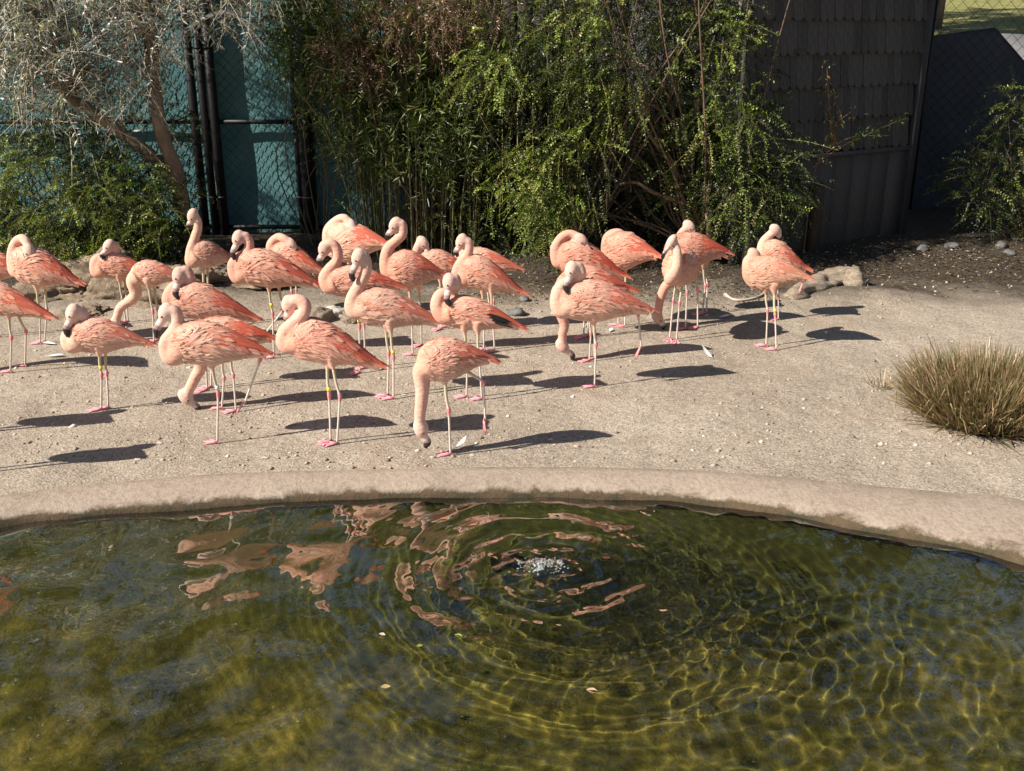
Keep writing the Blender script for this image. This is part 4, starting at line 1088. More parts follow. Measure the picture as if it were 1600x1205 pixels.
PEND = []
def flamingo(label, body, legs, neck=(), head=None, bill=None, yaw=180, seed=0, red=0.8, ruf=1.0, pale=0.0, band=None, black=False, local=False, kink=1, tan=0.0, wf=0.63, headdir=None):
    rg = np.random.default_rng(100 + seed)
    ps = R(yaw); d = np.array([math.cos(ps), math.sin(ps), 0]); lat = np.array([-math.sin(ps), math.cos(ps), 0])
    f0 = legs[0][2]
    P = gpt(*f0[:2]); P[2] = float(h_ground(P[0], P[1]))
    n_ = lat
    def to2(p):
        if local: return np.array([p[0], p[1]])
        r_ = ray(p[0], p[1]); k = np.dot(P - CAM, n_) / np.dot(r_, n_); q = CAM + r_ * k - P
        return np.array([np.dot(q, d), q[2]])
    def lt(p): return p[2] if len(p) > 2 else 0.0
    if local: F, zt, zb, T = body[0], body[1], body[2], np.array(body[3])
    else:
        xF, yt, yb, Tp = body
        xm = xF * 0.6 + Tp[0] * 0.4
        zt = to2((xm, yt))[1]; zb = to2((xm, yb))[1]; F = to2((xF, (yt + yb) / 2))[0]; T = to2(Tp)
    ts = Torso(F, zt, zb, T, wf)
    g = Geo()
    # torso loft
    us = np.array([0.004, .015, .035, .07, .12, .18, .25, .33, .42, .5, .58, .66, .74, .82, .89, .95, .985]); ph = np.linspace(0, 2 * math.pi, 28, endpoint=False)
    V = np.concatenate([ts.surf(np.full(28, u), ph) for u in us]); k = np.arange(len(us) - 1)[:, None] * 28; j = np.arange(28)[None]; j2 = (j + 1) % 28
    Q = np.stack([k + j, k + j2, k + 28 + j2, k + 28 + j], -1).reshape(-1, 4)
    e0, e1 = len(V), len(V) + 1
    V = np.vstack([V, V[:28].mean(0), V[-28:].mean(0)]); jj = np.arange(28); m = (len(us) - 1) * 28
    g.add(V, Q, np.vstack([np.stack([np.full(28, e0), (jj + 1) % 28, jj], 1), np.stack([np.full(28, e1), m + jj, m + (jj + 1) % 28], 1)]))
    # neck and head
    NK = None; hc = None
    nk = [np.array([to2(p)[0], lt(p), to2(p)[1]]) for p in neck]
    if len(nk):
        a0, t0, b0, w0 = ts.rng_(0.17)
        st = np.array([a0, nk[0][1] * 0.5, (t0 + b0) / 2 * 0.6 + np.clip(nk[0][2], b0 + 0.04, t0 - 0.04) * 0.4])
        pts = [st] + nk
        if head is not None: hc = np.array([to2(head)[0], lt(head), to2(head)[1]]); pts = pts + [hc]
        NK = catmull(pts, 46)
        rr = np.interp(np.linspace(0, 1, 46), [0, 0.12, 0.28, 0.5, 0.85, 1], [0.085, 0.066, 0.050, 0.040, 0.034, 0.033])
        V_, Q_, F_ = tube(NK, rr, 14); g.add(V_, Q_, F_)
    elif head is not None: hc = np.array([to2(head)[0], lt(head), to2(head)[1]])
    bl_me = None
    if hc is not None:
        bt = np.array([to2(bill)[0], lt(bill), to2(bill)[1]])
        bd = norm(bt - hc); sd = norm(np.cross(bd, [0, 1, 0.001])); 
        if abs(bd[1]) > 0.9: sd = np.array([1.0, 0, 0])
        pr = norm(np.cross([0, 1, 0], bd)); 
        if (pr[0] + 0.3 * pr[2]) < 0: pr = -pr
        pr = pr * kink
        lt_ = norm(np.cross(bd, pr))
        V_, Q_ = ellipsoid(hc - bd * 0.004 , bd, pr, lt_, 0.066, 0.047, 0.038, 14, 11); g.add(V_, Q_)
        # bill: thick at the base, sharply bent, dark beyond the bend
        bl = np.linalg.norm(bt - hc)
        A = hc + bd * 0.045; K = hc + bd * (0.045 + (bl - 0.045) * 0.55) + pr * 0.016; E = bt
        cur = catmull([A - bd * 0.02, A + pr * 0.002, K, E - bd * 0.018, E], 22)
        tr = np.linspace(0, 1, 22)
        hh = np.interp(tr, [0, .25, .55, .7, .9, 1], [0.030, 0.025, 0.021, 0.019, 0.011, 0.003]); ww = np.interp(tr, [0, .25, .55, .7, .9, 1], [0.024, 0.018, 0.015, 0.014, 0.008, 0.002])
        gb_ = Geo(); Vb, Qb, Fb = tube(cur, np.stack([ww, hh], 1), 12)
        cb = np.repeat(np.where(tr[:, None] < 0.44, np.array([[0.62, 0.47, 0.42]]), np.array([[0.018, 0.015, 0.015]])), 12, 0)
        mid_ = (tr > 0.40) & (tr < 0.48); cb[np.repeat(mid_, 12)] = [0.3, 0.2, 0.18]
        cb = np.vstack([cb, [[0.62, 0.47, 0.42]], [[0.018, 0.015, 0.015]]])
        gb_.add(Vb, Qb, Fb, cb); bl_me = gb_
    # thighs
    LG_ = []
    for i, lg in enumerate(legs):
        hip = to2(lg[0]); ank = to2(lg[1]); sgn = 1 if i == 0 else -1
        lifted = len(lg) > 3 and lg[3] == 'up'
        if local: foot = np.array([lg[2][2], lg[2][3], 0.0]) if i else np.array([0, 0, 0.0])
        elif lifted: q = to2(lg[2]); foot = np.array([q[0], -0.03 * sgn * -1, q[1]])
        else:
            q = gpt(*lg[2][:2]) - P; foot = np.array([np.dot(q, d), np.dot(q, lat), 0.0])
            w2 = P + q; foot[2] = float(h_ground(w2[0], w2[1])) - P[2]
        fl = foot[1]
        latc = np.array([0.034 * sgn + (0 if i == 0 else 0)])[0]
        if i == 1 and not lifted: latc = -0.034 if fl <= 0.02 else 0.05
        h3 = np.array([hip[0], latc * 0.9, hip[1]]); a3 = np.array([ank[0], (latc + fl) / 2 if not lifted else latc, ank[1]])
        if lifted: foot[1] = latc
        LG_.append((h3, a3, foot, lg[4] if len(lg) > 4 else None, lifted))
        top = h3 + np.array([0.0, 0, 0.06])
        th = catmull([top, h3, h3 * 0.72 + a3 * 0.28], 8)
        V_, Q_, F_ = tube(th, np.array([0.045, 0.042, 0.036, 0.030, 0.024, 0.018, 0.014, 0.010]), 10); g.add(V_, Q_, F_)
    me = g.mesh('tmp_body'); o = bpy.data.objects.new('tmp_body', me); COL.objects.link(o)
    md = o.modifiers.new('r', 'REMESH'); md.mode = 'VOXEL'; md.voxel_size = 0.0095; md.use_smooth_shade = True
    md = o.modifiers.new('s', 'SMOOTH'); md.factor = 0.5; md.iterations = 5
    PEND.append(dict(o=o, ts=ts, NK=NK, hc=hc, legs=LG_, P=P, yaw=ps, label=label, seed=seed, red=red, ruf=ruf, pale=pale, band=band, black=black, bill=bl_me, tan=tan, rg=rg, bdir=(bd, pr, lt_) if hc is not None else None, toes=d))

def finish_flamingos():
    bpy.context.view_layer.update()
    dg = bpy.context.evaluated_depsgraph_get()
    for b in PEND:
        ev = b['o'].evaluated_get(dg); me = ev.to_mesh()
        n = len(me.vertices); V = np.zeros(n * 3, np.float32); me.vertices.foreach_get('co', V); V = V.reshape(-1, 3).astype(float)
        nl = len(me.loops); li = np.zeros(nl, np.int32); me.loops.foreach_get('vertex_index', li)
        lt_ = np.zeros(len(me.polygons), np.int32); me.polygons.foreach_get('loop_total', lt_)
        Q = li.reshape(-1, 4) if (lt_ == 4).all() else None
        if Q is None:
            st = np.concatenate([[0], np.cumsum(lt_)[:-1]]); Q = np.array([li[s:s + 4] for s, k in zip(st, lt_) if k == 4])
        ts, rg = b['ts'], b['rg']
        # plumage colour
        u = np.clip((V[:, 0] - ts.F) / (ts.T[0] - ts.F), 0, 1)
        zt, zb = ts.zm + ts.A, ts.zm - ts.B
        f = np.clip((V[:, 2] - zb) / (zt - zb), 0, 1)
        jit = np.array([fnoise(v, 9.0, b['seed']) for v in V])[:, None]
        col = C_PEACH + (C_PALE - C_PEACH) * (np.clip(0.55 - f, 0, 1) * 1.1 + np.clip(u - 0.55, 0, 1) * 1.2)[:, None].clip(0, 1)
        tc = (np.clip(u - 0.35, 0, 1) * 1.2 * np.clip((f - 0.35) * 3, 0, 1))[:, None] * b['red']
        col = col * (1 - tc) + C_CORAL * tc
        br = np.clip(0.25 - u, 0, 1)[:, None] * 1.4 * (0.4 + 0.6 * b['red'])
        col = col * (1 - br) + np.array([0.56, 0.23, 0.155]) * br
        if b['NK'] is not None:
            D2 = np.min(np.sum((V[:, None, :] - b['NK'][None, 10::2]) ** 2, -1), 1) ** 0.5
            wk = np.clip((0.062 - D2) / 0.02, 0, 1)[:, None]
            col = col * (1 - wk) + C_NECK * wk
        if b['hc'] is not None:
            wh = np.clip((0.085 - np.linalg.norm(V - b['hc'], axis=1)) / 0.03, 0, 1)[:, None]
            col = col * (1 - wh) + C_HEAD * wh
        col = col * (1 + 0.10 * jit)
        pl = b['pale']; gray = np.array([0.74, 0.50, 0.38]); col = col * (1 - pl) + gray * pl
        tn = b['tan']; col = col * (1 - tn) + np.array([0.50, 0.31, 0.21]) * tn
        tg = float(np.clip(rg.normal(0, 0.04), -0.07, 0.07)); tint = np.array([1.0, 1 + tg, 1 + tg * 1.1]) * (1 + float(np.clip(rg.normal(0, 0.05), -0.08, 0.06)))
        g = Geo(); g.add(V, Q, None, np.clip(col * tint, 0, 1), 0)
        fw = np.array([1.0, 0, 0])
        bands = []
        for (h3, a3, ft, bd_, lifted) in b['legs']:
            top = h3 * 0.80 + a3 * 0.20
            n1 = 17; P1 = catmull([top, (top + a3) / 2 + np.array([0.004, 0, 0]), a3], n1)
            sh = ft + (np.array([0, 0, 0.012]) if not lifted else np.zeros(3))
            P2 = catmull([a3, (a3 + sh) / 2, sh], 20)
            PP = np.vstack([P1, P2[1:]])
            r1 = np.linspace(0.0105, 0.0075, n1); r1[-3:] = [0.009, 0.0115, 0.0135]
            r2 = np.concatenate([[0.0115, 0.0085], np.full(16, 0.0068), [0.0078]])
            rr = np.concatenate([r1, r2])
            grey = np.array([0.46, 0.40, 0.30]); yel = np.array([0.42, 0.35, 0.16]); pk = np.array([0.68, 0.20, 0.22]); low = np.array([0.56, 0.47, 0.41])
            cu = yel * rg.uniform(0.85, 1.1) * (1 - 0.4) + grey * 0.4
            cl = np.vstack([np.linspace(0, 1, n1)[:, None] * (low - cu) + cu, np.tile(low, (19, 1))])
            cl[n1 - 2:n1 + 1] = pk; cl[-1] = pk; cl[n1 + 1] = low * 0.5 + pk * 0.5
            V_, Q_, F_ = tube(PP, rr, 9); c_ = np.vstack([np.repeat(cl, 9, 0), cl[:1], cl[-1:]])
            g.add(V_, Q_, F_, c_, 1)
            if lifted: add_foot(g, ft, fw, (0.62, 0.24, 0.24), lifted=norm(ft - a3) * 0.6 + np.array([0.5, 0, -0.35]) if bd_ != 'back' else norm(ft - a3))
            else:
                an = rg.normal(0, 0.25); add_foot(g, ft, np.array([math.cos(an), math.sin(an), 0]), (0.72, 0.25, 0.29))
            bands.append((top, a3))
        me2 = g.mesh('flamingo')
        o = obj('flamingo', me2, [M_plum, M_leg], None, b['P'], b['yaw'])
        tag(o, b['label'], 'flamingo', 'flamingos on the sand')
        for sg in (1, -1):
            wg = make_wing(ts, sg, rg, b['red'], b['ruf'], b['black'] and sg == 1)
            wg.c = [np.clip((c_ * (1 - 0.75 * b['tan']) + np.array([0.42, 0.235, 0.155]) * 0.75 * b['tan']) * (1 - 0.3 * b['pale']) + np.array([0.62, 0.40, 0.32]) * 0.3 * b['pale'], 0, 1) * tint if len(c_) > 200 else c_ for c_ in wg.c]
            obj('wing', wg, M_feather, o)
        # soft contour feathers of breast and flank
        gc = Geo(); m = 270
        uu = rg.uniform(0.03, 0.72, m); uu = np.sort(uu)[::-1]; pp = rg.uniform(0.9, 2.6, m) * rg.choice([-1, 1], m)
        low = np.clip(np.abs(pp) / 2.2 - 0.3, 0, 1)[:, None]
        cbase = (C_PEACH * (1 - low) + C_PALE * low) * (1 - b['pale'] * 0.5) + np.array([0.72, 0.48, 0.36]) * b['pale'] * 0.5
        cbase = cbase * (1 - b['tan']) + np.array([0.50, 0.31, 0.21]) * b['tan']
        frn = np.clip(0.3 - uu, 0, 1)[:, None] * 1.2 * b['red']; cbase = (cbase * (1 - frn) + np.array([0.54, 0.23, 0.16]) * frn) * tint
        add_feathers(gc, ts, uu, pp, np.ones(m), rg.normal(0, 0.12, m), rg.uniform(0.045, 0.075, m), rg.uniform(0.014, 0.022, m), cbase * rg.uniform(0.86, 1.05, (m, 1)), cbase * rg.uniform(0.98, 1.12, (m, 1)), np.full(m, -0.002), rg.uniform(0.001, 0.006, m), rg)
        obj('contour_feathers', gc, M_feather, o, kind='stuff')
        # tail feathers
        gt_ = Geo(); m = 9
        add_feathers(gt_, ts, np.full(m, 0.74), np.linspace(-0.9, 0.9, m), np.ones(m), np.zeros(m), rg.uniform(0.15, 0.21, m), np.full(m, 0.024), np.tile(C_CORAL, (m, 1)), np.tile(C_PEACH * 0.5 + C_CORAL * 0.5, (m, 1)), np.full(m, 0.004), rg.uniform(0.004, 0.012, m), rg)
        obj('tail', gt_, M_feather, o)
        if b['bill'] is not None:
            obj('bill', b['bill'], M_bill, o)
            bd, pr, l3 = b['bdir']
            for s in (1, -1):
                V_, Q_ = ellipsoid(b['hc'] + bd * 0.022 + pr * 0.008 + l3 * s * 0.0345, np.array([1.0, 0, 0]), np.array([0, 1.0, 0]), np.array([0, 0, 1.0]), 0.006, 0.006, 0.006, 8, 6)
                obj('eye', Geo().add(V_, Q_), M_eye, o)
        if b['band']:
            for (li_, up_, mt) in b['band']:
                t3, a3 = bands[li_]
                dr = norm(a3 - t3); c = a3 - dr * up_
                gb2 = Geo(); add_tube(gb2, np.array([c - dr * 0.014, c, c + dr * 0.014]), 0.0125, 12)
                obj('leg_band', gb2, M_band if mt == 'y' else M_band2, o)
        ev.to_mesh_clear()
        mo = b['o'].data
    for b in PEND:
        mo = b['o'].data; bpy.data.objects.remove(b['o']); bpy.data.meshes.remove(mo)

F = flamingo
# body=(breast x, back y, belly y, (tail tip)); legs=[hip, ankle, foot, ('up')]
F('flamingo half hidden behind the one preening with its neck looped over its back', (-58, 388, 440, (48, 428)), [((-12, 438), (-9, 478), (-8, 524)), ((-5, 438), (-2, 478), (-1, 527))], [(-56, 405), (-52, 385), (-40, 380)], (-30, 392, 0.05), (-20, 408, 0.06), yaw=178, seed=1)
F('flamingo preening with its neck looped over its back beside the hedge', (16, 381, 447, (124, 446)), [((60, 445), (64, 486), (63, 538)), ((67, 445), (69, 486), (70, 535))], [(25, 422), (20, 402), (24, 381), (34, 373), (45, 378, 0.03)], (51, 390, 0.05), (57, 409, 0.065), yaw=174, seed=2, ruf=1.3, pale=0.1)
F('flamingo stooping to feed in front of the one with its neck looped over its back', (-58, 436, 492, (81, 499)), [((17, 490), (20, 526), (17, 584)), ((22, 490), (30, 522), (40, 575))], [(-52, 470), (-52, 510), (-40, 550), (-18, 580)], (-7, 592), (4, 605), yaw=172, seed=3, kink=-1)
F('flamingo with curled neck and dark bill tip resting on its breast, yellow leg ring', (103, 494, 552, (229, 538)), [((157, 548), (160, 584), (159, 642)), ((162, 548), (165, 585), (170, 640))], [(112, 538), (107, 526), (115, 517, -0.03), (129, 508, -0.02), (131, 493), (124, 484)], (116, 488, 0.03), (109, 523, 0.06), yaw=184, seed=4, red=0.55, pale=0.35, band=[(0, 0.05, 'y')])
F('flamingo standing behind the rocks with its head curled back on its breast', (146, 393, 436, (238, 428)), [((188, 435), (192, 466), (197, 506)), ((193, 435), (196, 467), (200, 503))], [(152, 424), (150, 408), (162, 402, -0.03), (177, 398, -0.02), (181, 384)], (171, 384, 0.03), (163, 403, 0.07), yaw=186, seed=5, red=0.7)
F('flamingo bending forward with its neck bent in a kink towards the ground', (204, 406, 447, (286, 436)), [((234, 444), (240, 486), (241, 536)), ((239, 444), (244, 486), (247, 533))], [(209, 440), (212, 460), (200, 472), (189, 480), (184, 492)], (181, 507), (184, 527), yaw=181, seed=6, red=0.6, pale=0.25, kink=-1)
F('flamingo dozing upright with its bill tucked straight down its neck', (262, 438, 500, (401, 502)), [((318, 498), (322, 550), (324, 608)), ((326, 498), (328, 550), (330, 604))], [(272, 480), (264, 466), (272, 450, -0.03), (290, 448, -0.02), (297, 434), (290, 422)], (281, 430, 0.03), (282, 464, 0.075), yaw=180, seed=7, red=0.75)
F('flamingo striding with one hind leg bent back and its bill held out', (257, 499, 571, (419, 556)), [((332, 566), (342, 611), (340, 694)), ((380, 552), (406, 562), (380, 634), 'up')], [(270, 556), (262, 548), (261, 534), (270, 520), (277, 507), (277, 492), (270, 484)], (259, 489), (244, 529), yaw=182, seed=8, red=0.85, ruf=1.2, band=[(0, 0.03, 'w')])
F('flamingo feeding head down behind the striding one, bill on the sand', (296, 494, 560, (426, 530)), [((348, 556), (351, 589), (347, 639)), ((362, 556), (367, 582), (369, 643))], [(303, 545), (314, 570), (305, 590), (297, 606)], (291, 621), (312, 645), yaw=183, seed=9, red=1.0, kink=-1)
F('flamingo with neck stretched straight up and head held highest', (296, 373, 417, (366, 408)), [((317, 415), (320, 462), (321, 512)), ((324, 415), (327, 462), (328, 509))], [(300, 408), (299, 393), (304, 374), (309, 356), (308, 343)], (301, 338), (297, 358), yaw=197, seed=10, red=0.35, pale=0.2, tan=0.25)
F('plump flamingo standing with one leg bent back and bill pressed to its neck', (362, 386, 448, (497, 448)), [((421, 445), (427, 489), (428, 557)), ((433, 445), (442, 486), (406, 532), 'up')], [(372, 432), (365, 416), (372, 404), (384, 396), (390, 382), (384, 369)], (373, 372, 0.02), (368, 404, 0.06), yaw=179, seed=11, red=0.85, ruf=1.25, band=[(0, 0.07, 'y')])
F('flamingo with its head buried in its back, standing before the gate post', (420, 376, 428, (506, 428)), [((454, 426), (457, 455), (456, 486)), ((459, 426), (461, 455), (462, 484))], [(426, 400), (424, 382), (434, 371), (446, 372, 0.03)], (456, 380, 0.03), (468, 392, 0.04), yaw=172, seed=12, red=0.6)
F('sleeping flamingo, head hidden in its plumage, beside the bamboo canes', (506, 346, 412, (606, 384)), [((548, 408), (551, 450), (550, 495)), ((556, 408), (558, 450), (559, 492))], [(515, 390), (512, 362), (524, 346), (540, 340, 0.02)], (552, 352, 0.03), (562, 370, 0.04), yaw=160, seed=13, red=0.75, pale=0.1)
F('flamingo with a tall curved neck and bill pointing down, pink joints and yellow ring', (503, 413, 465, (625, 450)), [((556, 462), (562, 508), (562, 583)), ((562, 462), (568, 508), (571, 576))], [(514, 446), (508, 434), (516, 420), (527, 406), (526, 388), (516, 380)], (507, 389), (500, 416), yaw=184, seed=14, red=0.8, band=[(0, 0.04, 'y')])
F('pale flamingo with S shaped neck standing square on both legs', (547, 447, 511, (686, 508)), [((603, 508), (608, 550), (606, 619)), ((611, 508), (616, 553), (615, 624))], [(553, 484), (551, 468), (559, 450), (570, 430), (573, 412), (568, 398)], (560, 402, 0.02), (552, 438, 0.05), yaw=181, seed=15, red=0.5, pale=0.3, band=[(1, 0.03, 'y')])
F('flamingo with erect looped neck and smooth orange pink body', (601, 388, 452, (692, 432)), [((640, 448), (644, 503), (645, 557)), ((654, 448), (657, 496), (659, 542))], [(607, 424), (603, 406), (607, 388), (619, 376), (629, 366), (628, 350)], (617, 352), (606, 376), yaw=183, seed=16, red=0.65, ruf=0.7)
F('flamingo showing only its bowed head and back behind the erect looped neck', (648, 388, 436, (738, 428)), [((688, 434), (690, 474), (690, 518)), ((695, 434), (697, 474), (697, 515))], [(655, 412), (651, 396), (655, 382)], (661, 380), (675, 398, 0.02), yaw=182, seed=17, red=0.6)
F('flamingo in front of the bamboo with upright neck and bill tucked under', (711, 396, 453, (817, 462)), [((754, 450), (757, 505), (756, 549)), ((768, 450), (771, 505), (773, 552))], [(720, 440), (714, 424), (722, 408), (732, 394), (732, 378)], (721, 378), (713, 402), yaw=178, seed=18, red=0.6, ruf=0.9)
F('flamingo mostly hidden behind a neighbour, only its sloping back in view', (712, 386, 436, (808, 420)), [((762, 434), (765, 474), (764, 516)), ((769, 434), (771, 474), (771, 513))], [(720, 420), (716, 404)], (720, 398, -0.06), (728, 416, -0.06), yaw=176, seed=19, red=0.55)
F('flamingo with black flight feathers showing under its ruffled wing', (682, 460, 515, (813, 514)), [((726, 512), (731, 552), (729, 621)), ((747, 512), (749, 552), (753, 624))], [(692, 492), (683, 478), (688, 462, -0.02), (704, 458, -0.03), (713, 446), (711, 434)], (702, 440, 0.03), (703, 475, 0.075), yaw=180, seed=20, red=0.65, black=True, ruf=1.1)
F('flamingo nearest the pond feeding with its bill to the ground, hind leg trailing', (650, 527, 597, (767, 564)), [((694, 588), (701, 639), (704, 712)), ((726, 580), (756, 599), (759, 660), 'up', 'back')], [(659, 582), (660, 605), (658, 632), (656, 652)], (658, 670), (667, 701), yaw=186, seed=21, red=0.7, pale=0.15, kink=-1)
F('flamingo asleep with hunched neck folded along its back, above a feeding one', (865, 372, 432, (976, 436)), [((910, 430), (913, 478), (912, 528)), ((917, 430), (919, 478), (919, 526))], [(872, 408), (868, 388), (879, 370), (894, 366)], (908, 374, 0.03), (926, 390, 0.05), yaw=176, seed=22, red=0.85)
F('flamingo feeding head down behind the pale preening one, bill tip black', (866, 414, 486, (988, 456)), [((921, 484), (923, 520), (921, 564)), ((928, 484), (930, 520), (929, 560))], [(872, 458), (876, 488), (882, 508), (879, 522)], (879, 541), (897, 563), yaw=182, seed=23, red=0.75, kink=-1)
F('pale flamingo standing on one leg with the other trailing, bill on breast', (866, 434, 503, (1017, 488)), [((927, 500), (931, 537), (929, 606)), ((962, 494), (998, 492), (1003, 546), 'up')], [(876, 484), (870, 466), (878, 446), (896, 440, -0.02), (908, 428), (903, 416)], (892, 421, 0.03), (884, 455, 0.075), yaw=181, seed=24, red=0.7, pale=0.35, ruf=1.2)
F('round flamingo facing away with its head hidden, next to the hunched sleeper', (940, 361, 424, (1028, 402)), [((964, 420), (968, 465), (966, 508)), ((975, 420), (978, 465), (976, 510))], [(948, 392), (946, 372, -0.05), (960, 366, -0.08)], (972, 376, -0.10), (984, 390, -0.11), yaw=152, seed=25, red=0.55, ruf=1.2)
F('flamingo preening with its neck folded in a tight loop, yellow ring above the joint', (440, 494, 566, (596, 577)), [((512, 562), (515, 615), (517, 693)), ((520, 562), (533, 615), (527, 697))], [(448, 536), (446, 520), (458, 506, 0.01), (474, 490, 0.015), (477, 475, 0.01), (463, 468)], (451, 478, -0.02), (450, 512, -0.05), yaw=181, seed=40, red=0.85, pale=0.1, ruf=1.2, band=[(0, 0.035, 'y')])
# facing the viewer
F('flamingo facing forward, preening its breast with bill pointing down', (0.20, 0.80, 0.47, (-0.36, 0.50)), [((0.02, 0.50), (0.025, 0.34), (1057, 533)), ((0.0, 0.50), (-0.02, 0.34), (0, 0, -0.03, -0.07))], [(0.22, 0.58, 0.0), (0.26, 0.66, 0.05), (0.24, 0.76, 0.05), (0.22, 0.84, 0.02)], (0.24, 0.87, -0.005), (0.31, 0.74, -0.055), yaw=242, seed=26, red=0.5, pale=0.1, local=True, wf=0.86)
F('flamingo feeding with its curved neck reaching down left of the forward facing one', (1036, 362, 424, (1136, 396)), [((1069, 420), (1073, 456), (1071, 513)), ((1086, 420), (1091, 452), (1090, 512))], [(1047, 410), (1051, 434), (1038, 450), (1031, 470), (1029, 484)], (1028, 497), (1038, 515), yaw=183, seed=27, red=0.8, kink=-1)
F('flamingo behind the forward facing one, showing its round head and red wing', (1056, 362, 416, (1128, 402)), [((1098, 414), (1102, 446), (1097, 492)), ((1104, 414), (1106, 446), (1104, 490))], [(1062, 392), (1060, 376), (1067, 362)], (1077, 354), (1088, 366, 0.02), yaw=176, seed=28, red=1.0)
F('tan flamingo turned away with its head out of sight and bright pink feet', (1159, 398, 457, (1262, 436)), [((1197, 452), (1200, 484), (1197, 541)), ((1211, 452), (1213, 488), (1213, 547))], [(1168, 430, -0.02), (1166, 410, -0.05)], (1176, 402, -0.09), (1186, 416, -0.11), yaw=158, seed=29, red=0.25, tan=0.5, ruf=1.1, band=[(1, 0.03, 'y')])
F('flamingo behind the tan one with bowed head and orange red wing', (1180, 372, 426, (1260, 424)), [((1214, 424), (1216, 464), (1216, 501)), ((1236, 420), (1252, 430), (1256, 446), 'up')], [(1190, 400), (1192, 380), (1203, 367)], (1212, 360), (1224, 374, -0.03), yaw=172, seed=30, red=0.9, pale=0.1)
F('flamingo by the pond rim beyond the others, bill lowered', (-178, 540, 612, (-22, 600)), [((-98, 608), (-94, 660), (-95, 748)), ((-88, 608), (-85, 660), (-84, 742))], [(-166, 590), (-172, 570), (-162, 548), (-150, 530), (-152, 512)], (-164, 512), (-172, 548), yaw=182, seed=31)
F('flamingo with upright neck standing beyond the crowd, away from the tussock', (-222, 486, 556, (-66, 546)), [((-142, 552), (-138, 604), (-140, 690)), ((-132, 552), (-129, 604), (-130, 686))], [(-212, 534), (-218, 514), (-206, 492), (-196, 470), (-198, 452)], (-210, 452), (-218, 488), yaw=182, seed=32)
finish_flamingos()
# ---------------------------------------------------------------- rocks, wood, feathers, bubbler
def rock_geo(sx, sy, sz, seed, sub=4, rough=0.35, flat=0.0):
    import bmesh
    bm = bmesh.new(); bmesh.ops.create_icosphere(bm, subdivisions=sub, radius=1)
    V = np.array([v.co[:] for v in bm.verts]); Fs = np.array([[v.index for v in f.verts] for f in bm.faces]); bm.free()
    k = np.array([1 + rough * fnoise(v, 1.3, seed) + rough * 0.55 * abs(fnoise(v, 2.9, seed + 3)) + rough * 0.22 * fnoise(v, 7, seed + 5) + rough * 0.1 * fnoise(v, 15, seed + 6) for v in V])[:, None]
    V = V * k * np.array([sx, sy, sz])
    return Geo().add(V, None, Fs)
M_earth = mat_noise('earth_bank', (0.12, 0.088, 0.06), (0.36, 0.275, 0.195), 4, 0.95, 13, 1.0, 0.05)
bank = [(95, 462, .30, .22, .20), (150, 452, .36, .25, .26), (215, 462, .34, .24, .22), (262, 478, .27, .2, .16), (300, 452, .3, .2, .18), (130, 492, .18, .12, .07), (110, 500, .14, .1, .06), (345, 440, .3, .2, .16), (400, 452, .24, .18, .12)]
bl_ = ['earthy brown boulder under the hedge, lying furthest from the gate', 'largest crusty brown boulder at the foot of the hedge', 'craggy brown boulder behind the bending flamingo', 'low brown boulder beside the bending flamingo', 'rounded brown boulder at the foot of the leaning olive trunk', 'low flat earth clod in front of the largest boulder', 'small flat earth clod beside the furthest boulder', 'brown boulder lying before the fence posts', 'shaded brown boulder behind the plump flamingo']
for k, (x, y, a, b, c) in enumerate(bank):
    p = gpt(x, y); o = obj('boulder', rock_geo(a * 1.2, b * 1.1, c * 0.8, k * 3.1, 5, 0.75), M_earth, None, (p[0], p[1] + 0.1, float(h_ground(p[0], p[1])) - c * 0.05), rng.uniform(-0.5, 0.5)); tag(o, bl_[k], 'rock', 'rocks at the back')
for k, (x, y, s, lab) in enumerate([(523, 494, .085, 'grey rounded stone between the flamingo legs before the bamboo'), (500, 500, .11, 'tan rough stone beside the grey rounded stone'), (548, 502, .07, 'small tan stone half buried near the grey rounded stone')]):
    p = gpt(x, y); o = obj('stone', rock_geo(s * 1.4, s, s * 0.7, 40 + k, 4), M_stone if k == 0 else M_rock, None, (p[0], p[1], s * 0.3), k); tag(o, lab, 'stone', 'stones at the back')
M_shade_stone = mat_noise('shade_toned_stone', (0.07, 0.068, 0.066), (0.17, 0.165, 0.16), 12, 0.8, 30, 0.6, 0.01)  # pale stone colour darkened to carry the shade by the shed
sp = [(1486, 401), (1562, 400), (1574, 408), (1586, 392), (1440, 404), (820, 470), (806, 492), (1290, 432)]
for k, (x, y) in enumerate(sp):
    p = gpt(x, y); s = random.uniform(0.03, 0.065)
    o = obj('stone', rock_geo(s * 1.5, s, s * 0.7, 60 + k, 3), M_shade_stone, None, (p[0], p[1], float(h_ground(p[0], p[1])) + s * 0.25), k)
    tag(o, 'small pale stone lying in the shaded litter by the shed' if k < 5 else ['pale stone on the dark soil below the shrub branches', 'small pale stone on the sand behind the black feathered flamingo', 'small stone beside the weathered driftwood'][k - 5], 'stone', 'pale stones in the litter' if k < 5 else 'stones at the back')
